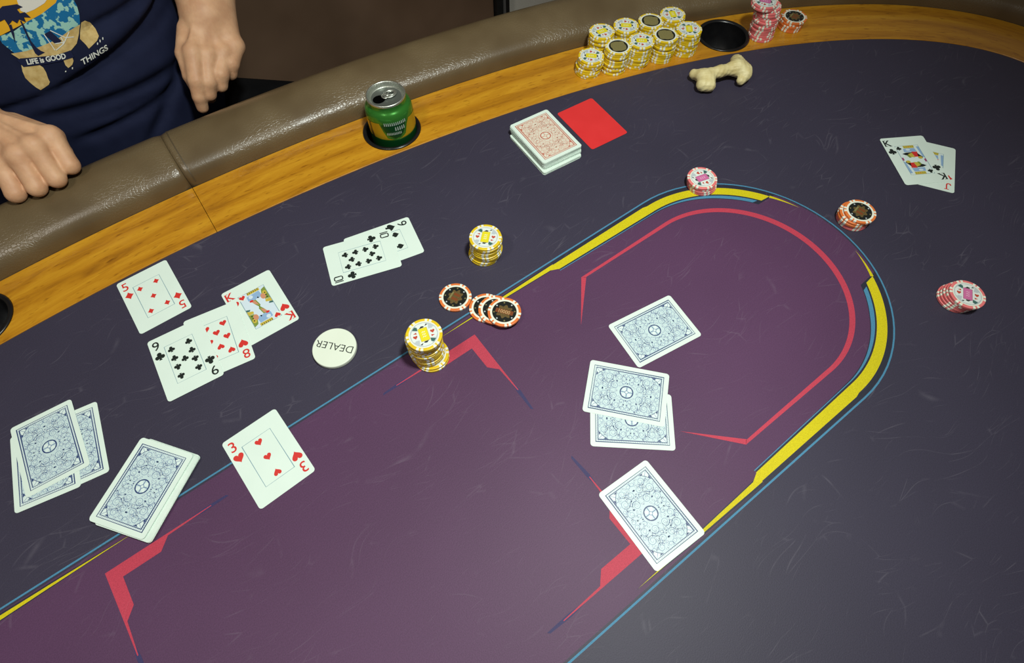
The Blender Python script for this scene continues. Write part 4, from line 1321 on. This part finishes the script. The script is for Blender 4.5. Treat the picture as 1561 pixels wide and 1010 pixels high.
on_shirt([(53.4, 145.8), (61.5, 146.4), (65.6, 132.6), (62.7, 131.9), (57.2, 132.7)], P_NAVY, 1.2)
def shirt_line(P, w, m, lift=1.4):
    f = Flat(); f.stroke(P, w, m)
    on_shirt([(x, y) for x, y, _ in f.v], m, lift, 'shirt_print', f.f)
for P in ([(53.4, 145.8), (52.6, 126.6)], [(61.9, 146.9), (71.5, 134), (80.2, 130.8)], [(67.4, 136.7), (66.8, 130.9), (63.8, 128.5)], [(78.8, 137.3), (65.4, 129), (53.6, 126.2)], [(57.2, 132.7), (66, 130.6)]):
    shirt_line(P, 1.0, P_WHITE)
def shirt_text(body, h, c, rot, sx, bold, lift, m, sh=0.0):
    f = Flat(); f.text(body, h, c, m, 0, rot, sx, bold, sh)
    on_shirt([(x, y) for x, y, _ in f.v], m, lift, 'shirt_lettering', f.f, step=3.0)
on_shirt([(9.5, 131.0), (14, 131.5), (36, 125.5), (50, 121.2), (67.5, 119.8), (66, 111.5), (50, 113.5), (30, 117.5), (10.5, 122.0)], P_NAVY, 1.1)
shirt_text('LIFE is GOOD', 6.4, (38.0, 121.4), math.atan2(-11.0, 51.0), 0.86, 0.035, 1.6, P_WHITE, 0.15)
shirt_text('THINGS', 6.8, (88.6, 104.4), math.atan2(2.5, 43), 1.16, 0.02, 2.6, P_WHITE, 0.35)
for x, z, a in ((99.5, 113.2, 1.9), (104, 114.4, 2.2), (108.6, 115.2, 2.0), (56.4, 101.2, 1.8), (47.4, 101.0, 1.0)):
    shirt_line([(x - 0.8, z - a * 0.5), (x + 0.8, z + a * 0.5)], 1.1, P_WHITE, 0.9)

# shorts and legs
def shorts_f(X, Y, Z):
    d = ell(X, Y, Z, (30, 890, -215), (192, 150, 115))
    d = smin(d, cap(X, Y, Z, (125, 950, -188), (380, 700, -165), 102, 88), 30)
    d = smin(d, cap(X, Y, Z, (-45, 930, -212), (-150, 620, -196), 98, 80), 30)
    return d + 1.5 * np.sin(X * 0.06 + Y * 0.05)
ob('shorts', sdf_mesh('shorts', shorts_f, (-270, 520, -350), (490, 1080, -50), 8.0, M_SHORTS, POFF), person)
def legs_f(X, Y, Z):
    d = cap(X, Y, Z, (380, 695, -180), (372, 690, -690), 60, 40)
    d = np.minimum(d, cap(X, Y, Z, (-150, 600, -200), (-145, 610, -690), 58, 40))
    d = smin(d, cap(X, Y, Z, (372, 690, -718), (385, 560, -727), 40, 30), 12)
    d = smin(d, cap(X, Y, Z, (-145, 610, -718), (-152, 480, -727), 40, 30), 12)
    return d
ob('trouser_legs', sdf_mesh('trouser_legs', legs_f, (-230, 420, -762), (460, 780, -90), 10.0, M_SHORTS, POFF), person)

# dark chair under the player
chair = empty('dining_chair', (0.03, 0.93, 0))
tag(chair, 'dark chair under the seated player', 'chair')
def cpart(name, x0, x1, y0, y1, z0, z1): bevel_box(name, x0, x1, y0, y1, z0, z1, M_TRIM, 0.008, chair)
cpart('seat', -0.23, 0.23, -0.21, 0.20, 0.385, 0.425)
cpart('backrest', -0.22, 0.22, 0.205, 0.235, 0.55, 0.92)
for sx in (-0.215, 0.180):
    cpart('leg', sx, sx + 0.035, -0.20, -0.165, 0.0, 0.386)
    cpart('leg', sx, sx + 0.035, 0.200, 0.235, 0.0, 0.90)
